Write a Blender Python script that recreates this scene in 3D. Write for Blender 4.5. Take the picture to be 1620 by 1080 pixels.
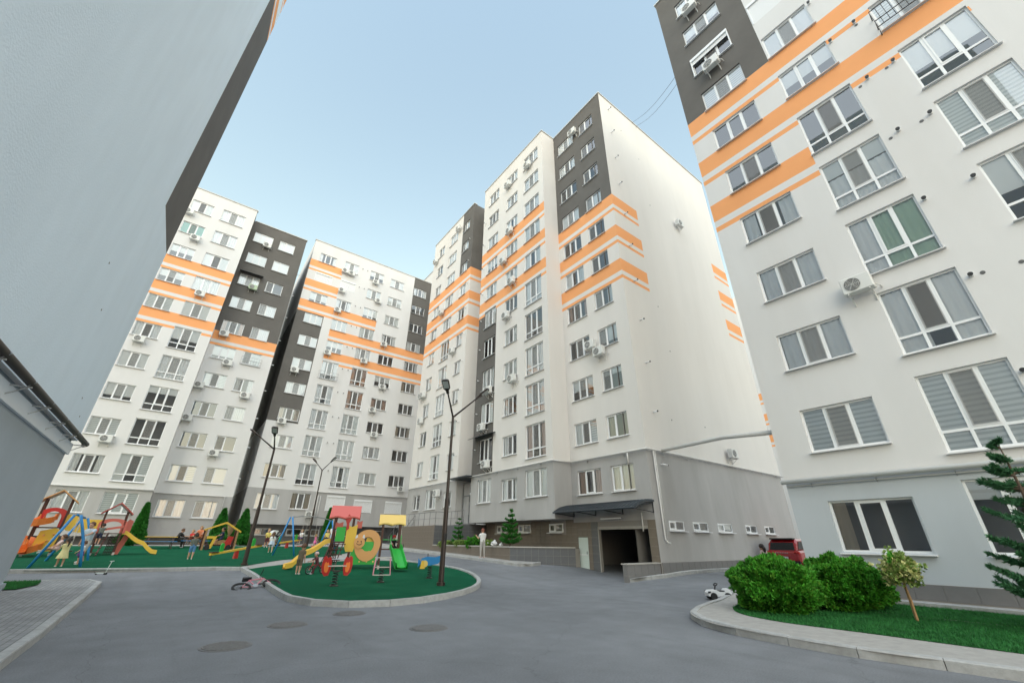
import bpy, bmesh, math, random
import numpy as np
from mathutils import Vector, Matrix, noise as mnoise

for o_ in list(bpy.data.objects): bpy.data.objects.remove(o_)
scene = bpy.context.scene
COL = scene.collection
R_ = math.radians
rng = random.Random(7)

# ------------------------------------------------------------------ camera
CAM_H = 1.6
cam_d = bpy.data.cameras.new('camera'); cam = bpy.data.objects.new('camera', cam_d); COL.objects.link(cam)
cam_d.sensor_width = 36.0; cam_d.lens = 14.325; cam_d.clip_end = 3000; cam_d.clip_start = 0.05
PIT, ROL, YAW = 0.455666, 0.0089572, 0.6430595
fw = Vector((math.sin(YAW)*math.cos(PIT), math.cos(YAW)*math.cos(PIT), math.sin(PIT)))
rt0 = Vector((math.cos(YAW), -math.sin(YAW), 0)); up0 = rt0.cross(fw)
rt = rt0*math.cos(ROL) + up0*math.sin(ROL); up = -rt0*math.sin(ROL) + up0*math.cos(ROL)
M_ = Matrix((rt, up, -fw)).transposed().to_4x4(); M_.translation = (0, 0, CAM_H)
cam.matrix_world = M_
scene.camera = cam

# ------------------------------------------------------------------ world, sun, exposure
SUN_AZ = (-0.60, -0.80)       # horizontal direction towards the light
SUN_EL = R_(37)
w_ = bpy.data.worlds.new('World'); scene.world = w_; w_.use_nodes = True
nt = w_.node_tree; nt.nodes.clear()
sky = nt.nodes.new('ShaderNodeTexSky'); sky.sky_type = 'NISHITA'; sky.sun_disc = False
sky.sun_elevation = SUN_EL
sky.sun_rotation = math.atan2(SUN_AZ[0], SUN_AZ[1])
sky.altitude = 100; sky.air_density = 3.2; sky.dust_density = 0.6; sky.ozone_density = 3.5
bg = nt.nodes.new('ShaderNodeBackground'); bg.inputs[1].default_value = 0.112
out = nt.nodes.new('ShaderNodeOutputWorld')
bw = nt.nodes.new('ShaderNodeRGBToBW'); hz_ = nt.nodes.new('ShaderNodeMix'); hz_.data_type = 'RGBA'; hz_.inputs[0].default_value = 0.22   # thin even high haze
nt.links.new(sky.outputs[0], bw.inputs[0]); nt.links.new(sky.outputs[0], hz_.inputs[6]); nt.links.new(bw.outputs[0], hz_.inputs[7])
nt.links.new(hz_.outputs[2], bg.inputs[0]); nt.links.new(bg.outputs[0], out.inputs[0])
sun_d = bpy.data.lights.new('sun', 'SUN'); sun_d.energy = 1.1; sun_d.angle = R_(128); sun_d.color = (1.0, 0.955, 0.92)
sun = bpy.data.objects.new('sun', sun_d); COL.objects.link(sun)
sd = Vector((SUN_AZ[0]*math.cos(SUN_EL), SUN_AZ[1]*math.cos(SUN_EL), math.sin(SUN_EL)))
sun.rotation_euler = sd.to_track_quat('Z', 'Y').to_euler()
sun.location = (-30, -30, 60)
vs = scene.view_settings
scene.display_settings.display_device = 'sRGB'
vs.view_transform = 'Standard'; vs.look = 'None'; vs.gamma = 1; vs.exposure = 1.40; vs.use_curve_mapping = False
scene.render.engine = 'CYCLES'
scene.cycles.max_bounces = 8; scene.cycles.transparent_max_bounces = 16

# ------------------------------------------------------------------ materials
MATS = {}
def mat(name, col, rough=0.8, var=0.0, scale=3.0, bump=0.0, bscale=60.0, metal=0.0, spec=0.5, var2=None, stretch=None, coat=0.0, detail=6):
    m = bpy.data.materials.new(name); m.use_nodes = True
    t = m.node_tree; b = t.nodes['Principled BSDF']
    b.inputs['Roughness'].default_value = rough; b.inputs['Metallic'].default_value = metal
    b.inputs['Specular IOR Level'].default_value = spec; b.inputs['Coat Weight'].default_value = coat
    b.inputs['Base Color'].default_value = (*col, 1)
    if var or bump or var2:
        tc = t.nodes.new('ShaderNodeTexCoord'); src = tc.outputs['Object']
        if stretch:
            mp = t.nodes.new('ShaderNodeMapping'); mp.inputs['Scale'].default_value = stretch
            t.links.new(src, mp.inputs[0]); src2 = mp.outputs[0]
        else: src2 = src
        cur = None
        if var:
            n = t.nodes.new('ShaderNodeTexNoise'); n.inputs['Scale'].default_value = scale; n.inputs['Detail'].default_value = detail
            n.inputs['Roughness'].default_value = 0.62
            t.links.new(src2, n.inputs['Vector'])
            r = t.nodes.new('ShaderNodeMapRange'); r.inputs[1].default_value = 0.3; r.inputs[2].default_value = 0.7
            r.inputs[3].default_value = 1-var; r.inputs[4].default_value = 1+var
            t.links.new(n.outputs[0], r.inputs[0])
            mx = t.nodes.new('ShaderNodeVectorMath'); mx.operation = 'SCALE'
            mx.inputs[0].default_value = col; t.links.new(r.outputs[0], mx.inputs['Scale']); cur = mx.outputs[0]
        if var2:
            c2, sc2, lo, hi = var2
            n2 = t.nodes.new('ShaderNodeTexNoise'); n2.inputs['Scale'].default_value = sc2; n2.inputs['Detail'].default_value = 5
            t.links.new(src2, n2.inputs['Vector'])
            r2 = t.nodes.new('ShaderNodeMapRange'); r2.inputs[1].default_value = lo; r2.inputs[2].default_value = hi
            t.links.new(n2.outputs[0], r2.inputs[0])
            mi = t.nodes.new('ShaderNodeMix'); mi.data_type = 'RGBA'
            t.links.new(r2.outputs[0], mi.inputs[0])
            if cur: t.links.new(cur, mi.inputs[6])
            else: mi.inputs[6].default_value = (*col, 1)
            mi.inputs[7].default_value = (*c2, 1); cur = mi.outputs[2]
        if cur: t.links.new(cur, b.inputs['Base Color'])
        if bump:
            n3 = t.nodes.new('ShaderNodeTexNoise'); n3.inputs['Scale'].default_value = bscale; n3.inputs['Detail'].default_value = 4
            t.links.new(src, n3.inputs['Vector'])
            bp = t.nodes.new('ShaderNodeBump'); bp.inputs['Strength'].default_value = bump; bp.inputs['Distance'].default_value = 0.02
            t.links.new(n3.outputs[0], bp.inputs['Height']); t.links.new(bp.outputs[0], b.inputs['Normal'])
    MATS[name] = m
    return m

WHITE = (0.695, 0.685, 0.68)
mat('plaster_white', WHITE, 0.9, 0.03, 0.7, 0.2, 38, spec=0.2, var2=((0.63, 0.61, 0.59), 0.4, 0.53, 0.9), stretch=(1, 1, 0.2))
mat('plaster_grey', (0.42, 0.41, 0.405), 0.9, 0.06, 1.1, 0.2, 38, spec=0.2, var2=((0.355, 0.345, 0.335), 0.8, 0.52, 0.8), stretch=(1, 1, 0.22))
mat('plaster_dark', (0.138, 0.130, 0.122), 0.9, 0.08, 0.8, 0.12, 45, spec=0.2)
mat('plaster_orange', (0.85, 0.385, 0.165), 0.9, 0.03, 0.8, 0.12, 45, spec=0.2)
mat('plaster_cool', (0.74, 0.84, 0.93), 0.9, 0.03, 1.2, 0.22, 24, spec=0.2, var2=((0.70, 0.795, 0.88), 0.35, 0.5, 0.8), stretch=(1, 1, 0.3))  # blue cast of the sky put into the left wall's colour
mat('plaster_coolgrey', (0.42, 0.47, 0.52), 0.9, 0.05, 0.6, 0.12, 45, spec=0.2)
mat('plaster_rgrey', (0.50, 0.535, 0.57), 0.9, 0.04, 0.6, 0.12, 45, spec=0.2, var2=((0.45, 0.48, 0.515), 0.5, 0.52, 0.8), stretch=(1, 1, 0.3))
mat('plaster_warm_glow', (0.71, 0.68, 0.65), 0.9, 0.03, 0.7, 0.2, 38, spec=0.2, var2=((0.655, 0.62, 0.585), 0.4, 0.53, 0.9), stretch=(1, 1, 0.2))  # warm glow of bounced sun put into the white plaster's colour
mat('rail_grey', (0.17, 0.17, 0.17), 0.4)
mat('pvc', (0.80, 0.81, 0.82), 0.35)
mat('sill_metal', (0.70, 0.70, 0.71), 0.4)
mat('coping', (0.55, 0.55, 0.54), 0.45)
mat('roofing', (0.12, 0.12, 0.12), 0.9)
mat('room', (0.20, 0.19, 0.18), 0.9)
mat('sheer', (0.86, 0.88, 0.90), 0.9)
mat('drape_green', (0.42, 0.58, 0.46), 0.9)
mat('drape_beige', (0.48, 0.40, 0.31), 0.9)
mat('drape_rose', (0.50, 0.36, 0.30), 0.9)
mat('roller', (0.82, 0.84, 0.85), 0.8)
mat('roller_teal', (0.16, 0.45, 0.38), 0.8)
mat('shutter_white', (0.74, 0.745, 0.75), 0.5)
mat('ac_white', (0.70, 0.70, 0.68), 0.45)
mat('ac_dark', (0.10, 0.10, 0.10), 0.5)
mat('ac_green', (0.42, 0.52, 0.36), 0.5)
mat('steel', (0.42, 0.43, 0.44), 0.35, metal=0.7)
mat('pipe_white', (0.68, 0.665, 0.64), 0.5)
mat('black', (0.015, 0.015, 0.016), 0.45)
mat('rubber', (0.02, 0.02, 0.02), 0.8)
def asphalt_mat():
    m = mat('asphalt', (0.15, 0.16, 0.175), 0.88, spec=0.3); t = m.node_tree; b = t.nodes['Principled BSDF']
    tc = t.nodes.new('ShaderNodeTexCoord'); L = t.links.new
    def noise(sc, det=4, vec=None):
        n = t.nodes.new('ShaderNodeTexNoise'); n.inputs['Scale'].default_value = sc; n.inputs['Detail'].default_value = det; L(vec or tc.outputs['Object'], n.inputs['Vector']); return n.outputs[0]
    def rng_(x, a, b_, c, d):
        r = t.nodes.new('ShaderNodeMapRange'); r.inputs[1].default_value = a; r.inputs[2].default_value = b_; r.inputs[3].default_value = c; r.inputs[4].default_value = d; L(x, r.inputs[0]); return r.outputs[0]
    def mul(x, y):
        q = t.nodes.new('ShaderNodeMath'); q.operation = 'MULTIPLY'; L(x, q.inputs[0]); L(y, q.inputs[1]); return q.outputs[0]
    f = rng_(noise(170, 2), .3, .7, .72, 1.28)                                   # aggregate grain
    f = mul(f, rng_(noise(38, 3), .3, .7, .88, 1.12)); f = mul(f, rng_(noise(.28, 5), .32, .68, .86, 1.14)); f = mul(f, rng_(noise(1.7, 5), .35, .7, .93, 1.06))
    mp = t.nodes.new('ShaderNodeMapping'); mp.inputs['Scale'].default_value = (1.4, .12, 1); mp.inputs['Rotation'].default_value = (0, 0, .5); L(tc.outputs['Object'], mp.inputs[0])
    f = mul(f, rng_(noise(1.1, 4, mp.outputs[0]), .55, .75, 1, .87))             # long worn tracks
    vo = t.nodes.new('ShaderNodeTexVoronoi'); vo.feature = 'DISTANCE_TO_EDGE'; vo.inputs['Scale'].default_value = .22
    wv = t.nodes.new('ShaderNodeVectorMath'); wv.operation = 'ADD'; wn = t.nodes.new('ShaderNodeTexNoise'); wn.inputs['Scale'].default_value = 1.3; wn.inputs['Detail'].default_value = 6; L(tc.outputs['Object'], wn.inputs['Vector']); L(tc.outputs['Object'], wv.inputs[0]); L(wn.outputs['Color'], wv.inputs[1]); L(wv.outputs[0], vo.inputs['Vector'])
    cr = rng_(vo.outputs['Distance'], 0.0, .0022, .74, 1); f = mul(f, cr)         # hairline cracks
    v = t.nodes.new('ShaderNodeVectorMath'); v.operation = 'SCALE'; v.inputs[0].default_value = (0.194, 0.201, 0.214); L(f, v.inputs['Scale']); L(v.outputs[0], b.inputs['Base Color'])
    bp = t.nodes.new('ShaderNodeBump'); bp.inputs['Strength'].default_value = .5; bp.inputs['Distance'].default_value = .01; L(noise(230, 2), bp.inputs['Height']); L(bp.outputs[0], b.inputs['Normal'])
asphalt_mat()
mat('concrete', (0.40, 0.40, 0.395), 0.9, 0.16, 9, 0.3, 60, var2=((0.29, 0.285, 0.275), 1.3, 0.5, 0.8))
mat('concrete_path', (0.36, 0.345, 0.325), 0.9, 0.12, 6, 0.25, 70)
mat('turf', (0.006, 0.098, 0.047), 1.0, 0.28, 55, 0.9, 300, spec=0.1, var2=((0.012, 0.125, 0.06), 0.9, 0.45, 0.75))
mat('lawn_soil', (0.022, 0.10, 0.03), 0.95, 0.4, 14, 0.8, 120, spec=0.1)
mat('grass', (0.028, 0.15, 0.035), 0.7, 0.35, 2.2, spec=0.2)
mat('tile_brown', (0.185, 0.155, 0.128), 0.35, 0.07, 2.5)
mat('tile_grey', (0.125, 0.128, 0.135), 0.32, 0.07, 2.5)
mat('tile_plinth', (0.19, 0.185, 0.185), 0.35, 0.07, 2.5)
mat('grout', (0.30, 0.28, 0.26), 0.9)
mat('stone_cap', (0.42, 0.40, 0.37), 0.7, 0.08, 6)
mat('metal_roof', (0.045, 0.055, 0.065), 0.35, metal=0.3)
mat('door_pale', (0.58, 0.66, 0.62), 0.5)
mat('lamp_brown', (0.045, 0.032, 0.028), 0.4, metal=0.3)
mat('lamp_glass', (0.45, 0.47, 0.46), 0.15)
mat('pipe_brown', (0.035, 0.028, 0.024), 0.5)
mat('flashing', (0.75, 0.80, 0.86), 0.4)
mat('paint_red', (0.50, 0.030, 0.025), 0.35)
mat('paint_redlight', (0.62, 0.13, 0.10), 0.4)
mat('paint_coral', (0.64, 0.125, 0.10), 0.4)
mat('paint_yellow', (0.80, 0.50, 0.06), 0.38)
mat('paint_cream', (0.80, 0.56, 0.16), 0.4)
mat('paint_orange', (0.85, 0.22, 0.045), 0.32)
mat('paint_tan', (0.72, 0.36, 0.13), 0.42)
mat('paint_green', (0.03, 0.42, 0.06), 0.32)
mat('paint_blue', (0.022, 0.22, 0.52), 0.35)
mat('paint_white', (0.75, 0.75, 0.75), 0.4)
mat('paint_pink', (0.60, 0.22, 0.27), 0.4)
mat('brown_post', (0.075, 0.022, 0.014), 0.45)
mat('net', (0.03, 0.02, 0.018), 0.9)
mat('wood', (0.38, 0.22, 0.10), 0.7, 0.2, 20, stretch=(1, 1, 0.1))
mat('bark', (0.10, 0.07, 0.05), 0.9, 0.3, 20)
mat('leaf_thuja', (0.030, 0.17, 0.022), 0.6, 0.45, 5, spec=0.3)
mat('leaf_bush', (0.055, 0.25, 0.020), 0.6, 0.5, 5, spec=0.3, var2=((0.13, 0.27, 0.03), 11, 0.52, 0.72))
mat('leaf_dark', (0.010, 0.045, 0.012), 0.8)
mat('leaf_spruce', (0.045, 0.15, 0.062), 0.6, 0.35, 6, spec=0.3)
mat('leaf_cream', (0.52, 0.52, 0.22), 0.6, 0.3, 12)
mat('leaf_pale', (0.20, 0.30, 0.07), 0.6, 0.3, 12)
mat('manhole', (0.158, 0.155, 0.155), 0.7, 0.2, 30, 0.4, 90)
mat('car_red', (0.36, 0.012, 0.018), 0.25, coat=1.0)
mat('car_glass', (0.012, 0.013, 0.015), 0.08)
mat('lamp_red', (0.5, 0.02, 0.02), 0.2)
mat('plate', (0.7, 0.7, 0.7), 0.4)
mat('skin', (0.55, 0.31, 0.21), 0.6)
mat('skin_tan', (0.44, 0.23, 0.14), 0.6)
mat('hair_dark', (0.025, 0.014, 0.010), 0.6)
mat('hair_brown', (0.10, 0.045, 0.022), 0.6)
mat('hair_fair', (0.36, 0.22, 0.10), 0.6)
mat('hair_red', (0.20, 0.06, 0.035), 0.6)
mat('eye', (0.02, 0.015, 0.012), 0.3)
mat('lip', (0.40, 0.12, 0.10), 0.5)
for nm, c in dict(white=(0.74, 0.73, 0.72), paleblue=(0.45, 0.53, 0.62), blue=(0.09, 0.22, 0.42), navy=(0.02, 0.025, 0.06), black=(0.012, 0.012, 0.013), grey=(0.13, 0.14, 0.12), yellow=(0.75, 0.60, 0.16), paleyellow=(0.72, 0.64, 0.32), red=(0.52, 0.03, 0.03), pink=(0.78, 0.16, 0.38), orange=(0.62, 0.20, 0.09), purple=(0.09, 0.03, 0.15), green=(0.02, 0.14, 0.05), olive=(0.11, 0.085, 0.055), maroon=(0.12, 0.03, 0.04), stone=(0.42, 0.40, 0.38), palepink=(0.66, 0.48, 0.46)).items():
    mat('cloth_'+nm, c, 0.85, 0.08, 30)

def glass_mat():
    m = bpy.data.materials.new('window_glass'); m.use_nodes = True; t = m.node_tree; t.nodes.clear()
    o = t.nodes.new('ShaderNodeOutputMaterial'); mx = t.nodes.new('ShaderNodeMixShader')
    tr = t.nodes.new('ShaderNodeBsdfTransparent'); tr.inputs[0].default_value = (0.99, 1.0, 1.0, 1)
    gl = t.nodes.new('ShaderNodeBsdfGlossy'); gl.inputs['Roughness'].default_value = 0.015; gl.inputs[0].default_value = (0.95, 0.97, 1, 1)
    fr = t.nodes.new('ShaderNodeFresnel'); fr.inputs[0].default_value = 1.5
    ma = t.nodes.new('ShaderNodeMath'); ma.operation = 'MULTIPLY_ADD'; ma.inputs[1].default_value = 1.3; ma.inputs[2].default_value = 0.09; ma.use_clamp = True
    tc = t.nodes.new('ShaderNodeTexCoord'); n = t.nodes.new('ShaderNodeTexNoise'); n.inputs['Scale'].default_value = 0.9
    bp = t.nodes.new('ShaderNodeBump'); bp.inputs['Strength'].default_value = 0.02; bp.inputs['Distance'].default_value = 0.05
    t.links.new(tc.outputs['Object'], n.inputs['Vector']); t.links.new(n.outputs[0], bp.inputs['Height']); t.links.new(bp.outputs[0], gl.inputs['Normal'])
    t.links.new(fr.outputs[0], ma.inputs[0]); t.links.new(ma.outputs[0], mx.inputs[0])
    t.links.new(tr.outputs[0], mx.inputs[1]); t.links.new(gl.outputs[0], mx.inputs[2]); t.links.new(mx.outputs[0], o.inputs[0])
    MATS['glass'] = m
glass_mat()
def screen_mat():
    m = bpy.data.materials.new('insect_mesh'); m.use_nodes = True; t = m.node_tree; t.nodes.clear()
    o = t.nodes.new('ShaderNodeOutputMaterial'); mx = t.nodes.new('ShaderNodeMixShader'); mx.inputs[0].default_value = 0.42
    tr = t.nodes.new('ShaderNodeBsdfTransparent'); df = t.nodes.new('ShaderNodeBsdfDiffuse'); df.inputs[0].default_value = (0.26, 0.255, 0.25, 1)
    t.links.new(tr.outputs[0], mx.inputs[1]); t.links.new(df.outputs[0], mx.inputs[2]); t.links.new(mx.outputs[0], o.inputs[0])
    MATS['screen'] = m
screen_mat()
def zebra_mat():
    m = mat('zebra', (0.66, 0.69, 0.70), 0.85); t = m.node_tree; b = t.nodes['Principled BSDF']
    tc = t.nodes.new('ShaderNodeTexCoord'); sp = t.nodes.new('ShaderNodeSeparateXYZ'); t.links.new(tc.outputs['Object'], sp.inputs[0])
    mm = t.nodes.new('ShaderNodeMath'); mm.operation = 'MULTIPLY'; mm.inputs[1].default_value = 1/0.145; t.links.new(sp.outputs[2], mm.inputs[0])
    fr = t.nodes.new('ShaderNodeMath'); fr.operation = 'FRACT'; t.links.new(mm.outputs[0], fr.inputs[0])
    gt = t.nodes.new('ShaderNodeMath'); gt.operation = 'GREATER_THAN'; gt.inputs[1].default_value = 0.55; t.links.new(fr.outputs[0], gt.inputs[0])
    mi = t.nodes.new('ShaderNodeMix'); mi.data_type = 'RGBA'; mi.inputs[6].default_value = (0.84, 0.87, 0.88, 1); mi.inputs[7].default_value = (0.60, 0.64, 0.65, 1)
    t.links.new(gt.outputs[0], mi.inputs[0]); t.links.new(mi.outputs[2], b.inputs['Base Color'])
zebra_mat()
def paver_mat():
    m = mat('pavers', (0.27, 0.27, 0.27), 0.9); t = m.node_tree; b = t.nodes['Principled BSDF']
    tc = t.nodes.new('ShaderNodeTexCoord'); br = t.nodes.new('ShaderNodeTexBrick')
    br.inputs['Color1'].default_value = (0.30, 0.30, 0.30, 1); br.inputs['Color2'].default_value = (0.235, 0.235, 0.24, 1); br.inputs['Mortar'].default_value = (0.13, 0.13, 0.125, 1)
    br.inputs['Scale'].default_value = 1.0; br.inputs['Brick Width'].default_value = 0.2; br.inputs['Row Height'].default_value = 0.1; br.inputs['Mortar Size'].default_value = 0.006
    n = t.nodes.new('ShaderNodeTexNoise'); n.inputs['Scale'].default_value = 1.1; n.inputs['Detail'].default_value = 5
    r = t.nodes.new('ShaderNodeMapRange'); r.inputs[1].default_value = 0.3; r.inputs[2].default_value = 0.7; r.inputs[3].default_value = 0.85; r.inputs[4].default_value = 1.13
    v = t.nodes.new('ShaderNodeVectorMath'); v.operation = 'SCALE'
    mp = t.nodes.new('ShaderNodeMapping'); mp.inputs['Rotation'].default_value = (0, 0, R_(90))
    t.links.new(tc.outputs['Object'], mp.inputs[0]); t.links.new(mp.outputs[0], br.inputs['Vector']); t.links.new(tc.outputs['Object'], n.inputs['Vector']); t.links.new(n.outputs[0], r.inputs[0])
    t.links.new(br.outputs['Color'], v.inputs[0]); t.links.new(r.outputs[0], v.inputs['Scale']); t.links.new(v.outputs[0], b.inputs['Base Color'])
    bp = t.nodes.new('ShaderNodeBump'); bp.inputs['Strength'].default_value = 0.5; bp.inputs['Distance'].default_value = 0.01; bp.invert = True
    t.links.new(br.outputs['Fac'], bp.inputs['Height']); t.links.new(bp.outputs[0], b.inputs['Normal'])
paver_mat()

# ------------------------------------------------------------------ mesh helpers
class MB:
    def __init__(s): s.v = []; s.f = []; s.m = []
    def add(s, vs, fs, mi=0):
        n = len(s.v); s.v += [tuple(v) for v in vs]; s.f += [tuple(i+n for i in f) for f in fs]; s.m += [mi]*len(fs); return s
    def quad(s, a, b, c, d, mi=0): return s.add([a, b, c, d], [(0, 1, 2, 3)], mi)
    def box(s, x0, y0, z0, x1, y1, z1, mi=0):
        return s.add([(x0, y0, z0), (x1, y0, z0), (x1, y1, z0), (x0, y1, z0), (x0, y0, z1), (x1, y0, z1), (x1, y1, z1), (x0, y1, z1)],
                     [(3, 2, 1, 0), (4, 5, 6, 7), (0, 1, 5, 4), (1, 2, 6, 5), (2, 3, 7, 6), (3, 0, 4, 7)], mi)
    def bbox(s, x0, y0, z0, x1, y1, z1, b=0.02, mi=0):     # box with bevelled edges
        vs = []
        for z, k in ((z0, b), (z0+b, 0), (z1-b, 0), (z1, b)):
            for (x, y) in ((x0+b, y0), (x1-b, y0), (x1, y0+b), (x1, y1-b), (x1-b, y1), (x0+b, y1), (x0, y1-b), (x0, y0+b)):
                cx, cy = (x0+x1)/2, (y0+y1)/2
                vs.append((x+(k if x < cx else -k), y+(k if y < cy else -k), z))
        fs = [tuple(range(7, -1, -1)), tuple(range(24, 32))]
        for r in range(3):
            for i in range(8): fs.append((r*8+i, r*8+(i+1) % 8, r*8+8+(i+1) % 8, r*8+8+i))
        return s.add(vs, fs, mi)
    def beam(s, p, q, w, h=None, mi=0, upv=(0, 0, 1)):
        h = h or w; p = Vector(p); q = Vector(q); d = (q-p).normalized(); u = Vector(upv)
        if abs(d.dot(u)) > 0.98: u = Vector((0, 1, 0))
        a = d.cross(u).normalized()*w/2; b = a.cross(d).normalized()*h/2
        vs = [p-a-b, p+a-b, p+a+b, p-a+b, q-a-b, q+a-b, q+a+b, q-a+b]
        return s.add(vs, [(3, 2, 1, 0), (4, 5, 6, 7), (0, 1, 5, 4), (1, 2, 6, 5), (2, 3, 7, 6), (3, 0, 4, 7)], mi)
    def tube(s, pts, r, n=8, mi=0, cap=True):
        pts = [Vector(p) for p in pts]; k = len(pts); rr = r if isinstance(r, (list, tuple)) else [r]*k
        vs = []; prev = None
        for i, p in enumerate(pts):
            d = (pts[min(i+1, k-1)]-pts[max(i-1, 0)]).normalized()
            u = prev if prev is not None else (Vector((0, 0, 1)) if abs(d.z) < 0.9 else Vector((1, 0, 0)))
            a = d.cross(u)
            if a.length < 1e-4: a = d.cross(Vector((0.3, 1, 0.2)))
            a.normalize(); b = a.cross(d).normalized(); prev = b
            for j in range(n):
                t = 2*math.pi*j/n; vs.append(p+(a*math.cos(t)+b*math.sin(t))*rr[i])
        fs = []
        for i in range(k-1):
            for j in range(n): fs.append((i*n+j, i*n+(j+1) % n, (i+1)*n+(j+1) % n, (i+1)*n+j))
        if cap: fs += [tuple(range(n-1, -1, -1)), tuple(range((k-1)*n, k*n))]
        return s.add(vs, fs, mi)
    def prism(s, poly, t, O, U, V, mi=0):                    # outline poly in plane (O;U,V) extruded by +-t/2
        O = Vector(O); U = Vector(U); V = Vector(V); N = U.cross(V).normalized()*t/2; n = len(poly)
        vs = [O+U*a+V*b-N for a, b in poly]+[O+U*a+V*b+N for a, b in poly]
        fs = [tuple(range(n-1, -1, -1)), tuple(range(n, 2*n))]+[(i, (i+1) % n, n+(i+1) % n, n+i) for i in range(n)]
        return s.add(vs, fs, mi)
    def disc(s, c, r, n, axis=(0, 0, 1), mi=0, t=0.01):
        c = Vector(c); a = Vector(axis).normalized(); return s.tube([c-a*t/2, c+a*t/2], r, n, mi)
    def ball(s, c, r, nu=10, nv=7, mi=0, sc=(1, 1, 1)):
        vs = [(c[0], c[1], c[2]-r*sc[2])]
        for i in range(1, nv):
            ph = -math.pi/2+math.pi*i/nv
            for j in range(nu):
                t = 2*math.pi*j/nu
                vs.append((c[0]+r*sc[0]*math.cos(ph)*math.cos(t), c[1]+r*sc[1]*math.cos(ph)*math.sin(t), c[2]+r*sc[2]*math.sin(ph)))
        vs.append((c[0], c[1], c[2]+r*sc[2])); L = len(vs)-1; fs = []
        for j in range(nu): fs.append((0, 1+(j+1) % nu, 1+j)); fs.append((L, L-nu+j, L-nu+(j+1) % nu))
        for i in range(nv-2):
            for j in range(nu): fs.append((1+i*nu+j, 1+i*nu+(j+1) % nu, 1+(i+1)*nu+(j+1) % nu, 1+(i+1)*nu+j))
        return s.add(vs, fs, mi)
    def mesh(s, name, mats, smooth=False):
        me = bpy.data.meshes.new(name); me.from_pydata(s.v, [], s.f)
        for m in ([mats] if isinstance(mats, str) else mats): me.materials.append(MATS[m])
        me.polygons.foreach_set('material_index', s.m)
        if smooth: me.polygons.foreach_set('use_smooth', [True]*len(s.f))
        me.update(); return me
    def build(s, name, mats, parent=None, loc=(0, 0, 0), rz=0.0, smooth=False):
        return link(name, s.mesh(name, mats, smooth), parent, loc, rz)
def link(name, me, parent=None, loc=(0, 0, 0), rz=0.0):
    o = bpy.data.objects.new(name, me); COL.objects.link(o); o.location = loc
    if rz: o.rotation_euler = (0, 0, rz)
    if parent: o.parent = parent
    return o
def tag(o, label=None, cat=None, group=None, kind=None):
    if label: o['label'] = label
    if cat: o['category'] = cat
    if group: o['group'] = group
    if kind: o['kind'] = kind
    return o
def thing(name, label, cat, loc=(0, 0, 0), rz=0.0, group=None, kind=None):
    return tag(link(name, None, None, loc, rz), label, cat, group, kind)
def copy_tree(o, parent=None):
    c = o.copy(); COL.objects.link(c); c.parent = parent
    for ch in list(o.children): copy_tree(ch, c)
    return c

# ------------------------------------------------------------------ terrain
def S_(t): c = min(1, max(0, t)); return c*c*(3-2*c)
YS = [-50, 12, 20, 26, 32, 36, 40, 44, 200]; ZS = [0, 0, .2, .42, .58, .70, .90, 1.06, 1.1]
def T(x, y):
    return float(np.interp(y, YS, ZS))+.27*S_((x-9)/5.5)*S_((y-15.5)/4.5)+.35*S_((x-13)/7)*(1-S_((y-12.3)/1.0))
def drape(name, poly, off, m, step=1.5):
    bm = bmesh.new(); bm.faces.new([bm.verts.new((x, y, 0)) for x, y in poly])
    xs = [p[0] for p in poly]; ys = [p[1] for p in poly]
    for ax, lo, hi in ((0, min(xs), max(xs)), (1, min(ys), max(ys))):
        c = math.floor(lo/step)*step+step
        while c < hi:
            co = [0, 0, 0]; co[ax] = c+0.0137; no = [0, 0, 0]; no[ax] = 1
            bmesh.ops.bisect_plane(bm, geom=bm.verts[:]+bm.edges[:]+bm.faces[:], plane_co=co, plane_no=no); c += step
    bmesh.ops.triangulate(bm, faces=[f for f in bm.faces if len(f.verts) > 4])
    for v in bm.verts: v.co.z = T(v.co.x, v.co.y)+off
    bmesh.ops.recalc_face_normals(bm, faces=bm.faces)
    me = bpy.data.meshes.new(name); bm.to_mesh(me); bm.free(); me.materials.append(MATS[m])
    o = link(name, me); tag(o, kind='structure'); return o

xs = [-600, -250, -100, -50]+[i*1.0 for i in range(-30, 61)]+[75, 100, 200, 600]
ys = [-600, -250, -100, -40]+[i*1.0 for i in range(-20, 13)]+[12.3+i*0.25 for i in range(0, 6)]+[i*1.0 for i in range(14, 71)]+[90, 150, 600]
mb = MB(); nx = len(xs)
mb.v = [(x, y, T(x, y)) for y in ys for x in xs]
mb.f = [(j*nx+i, j*nx+i+1, (j+1)*nx+i+1, (j+1)*nx+i) for j in range(len(ys)-1) for i in range(nx-1)]; mb.m = [0]*len(mb.f)
tag(mb.build('asphalt_road', 'asphalt', smooth=True), 'grey asphalt courtyard road between the apartment blocks', 'road', kind='structure')

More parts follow.
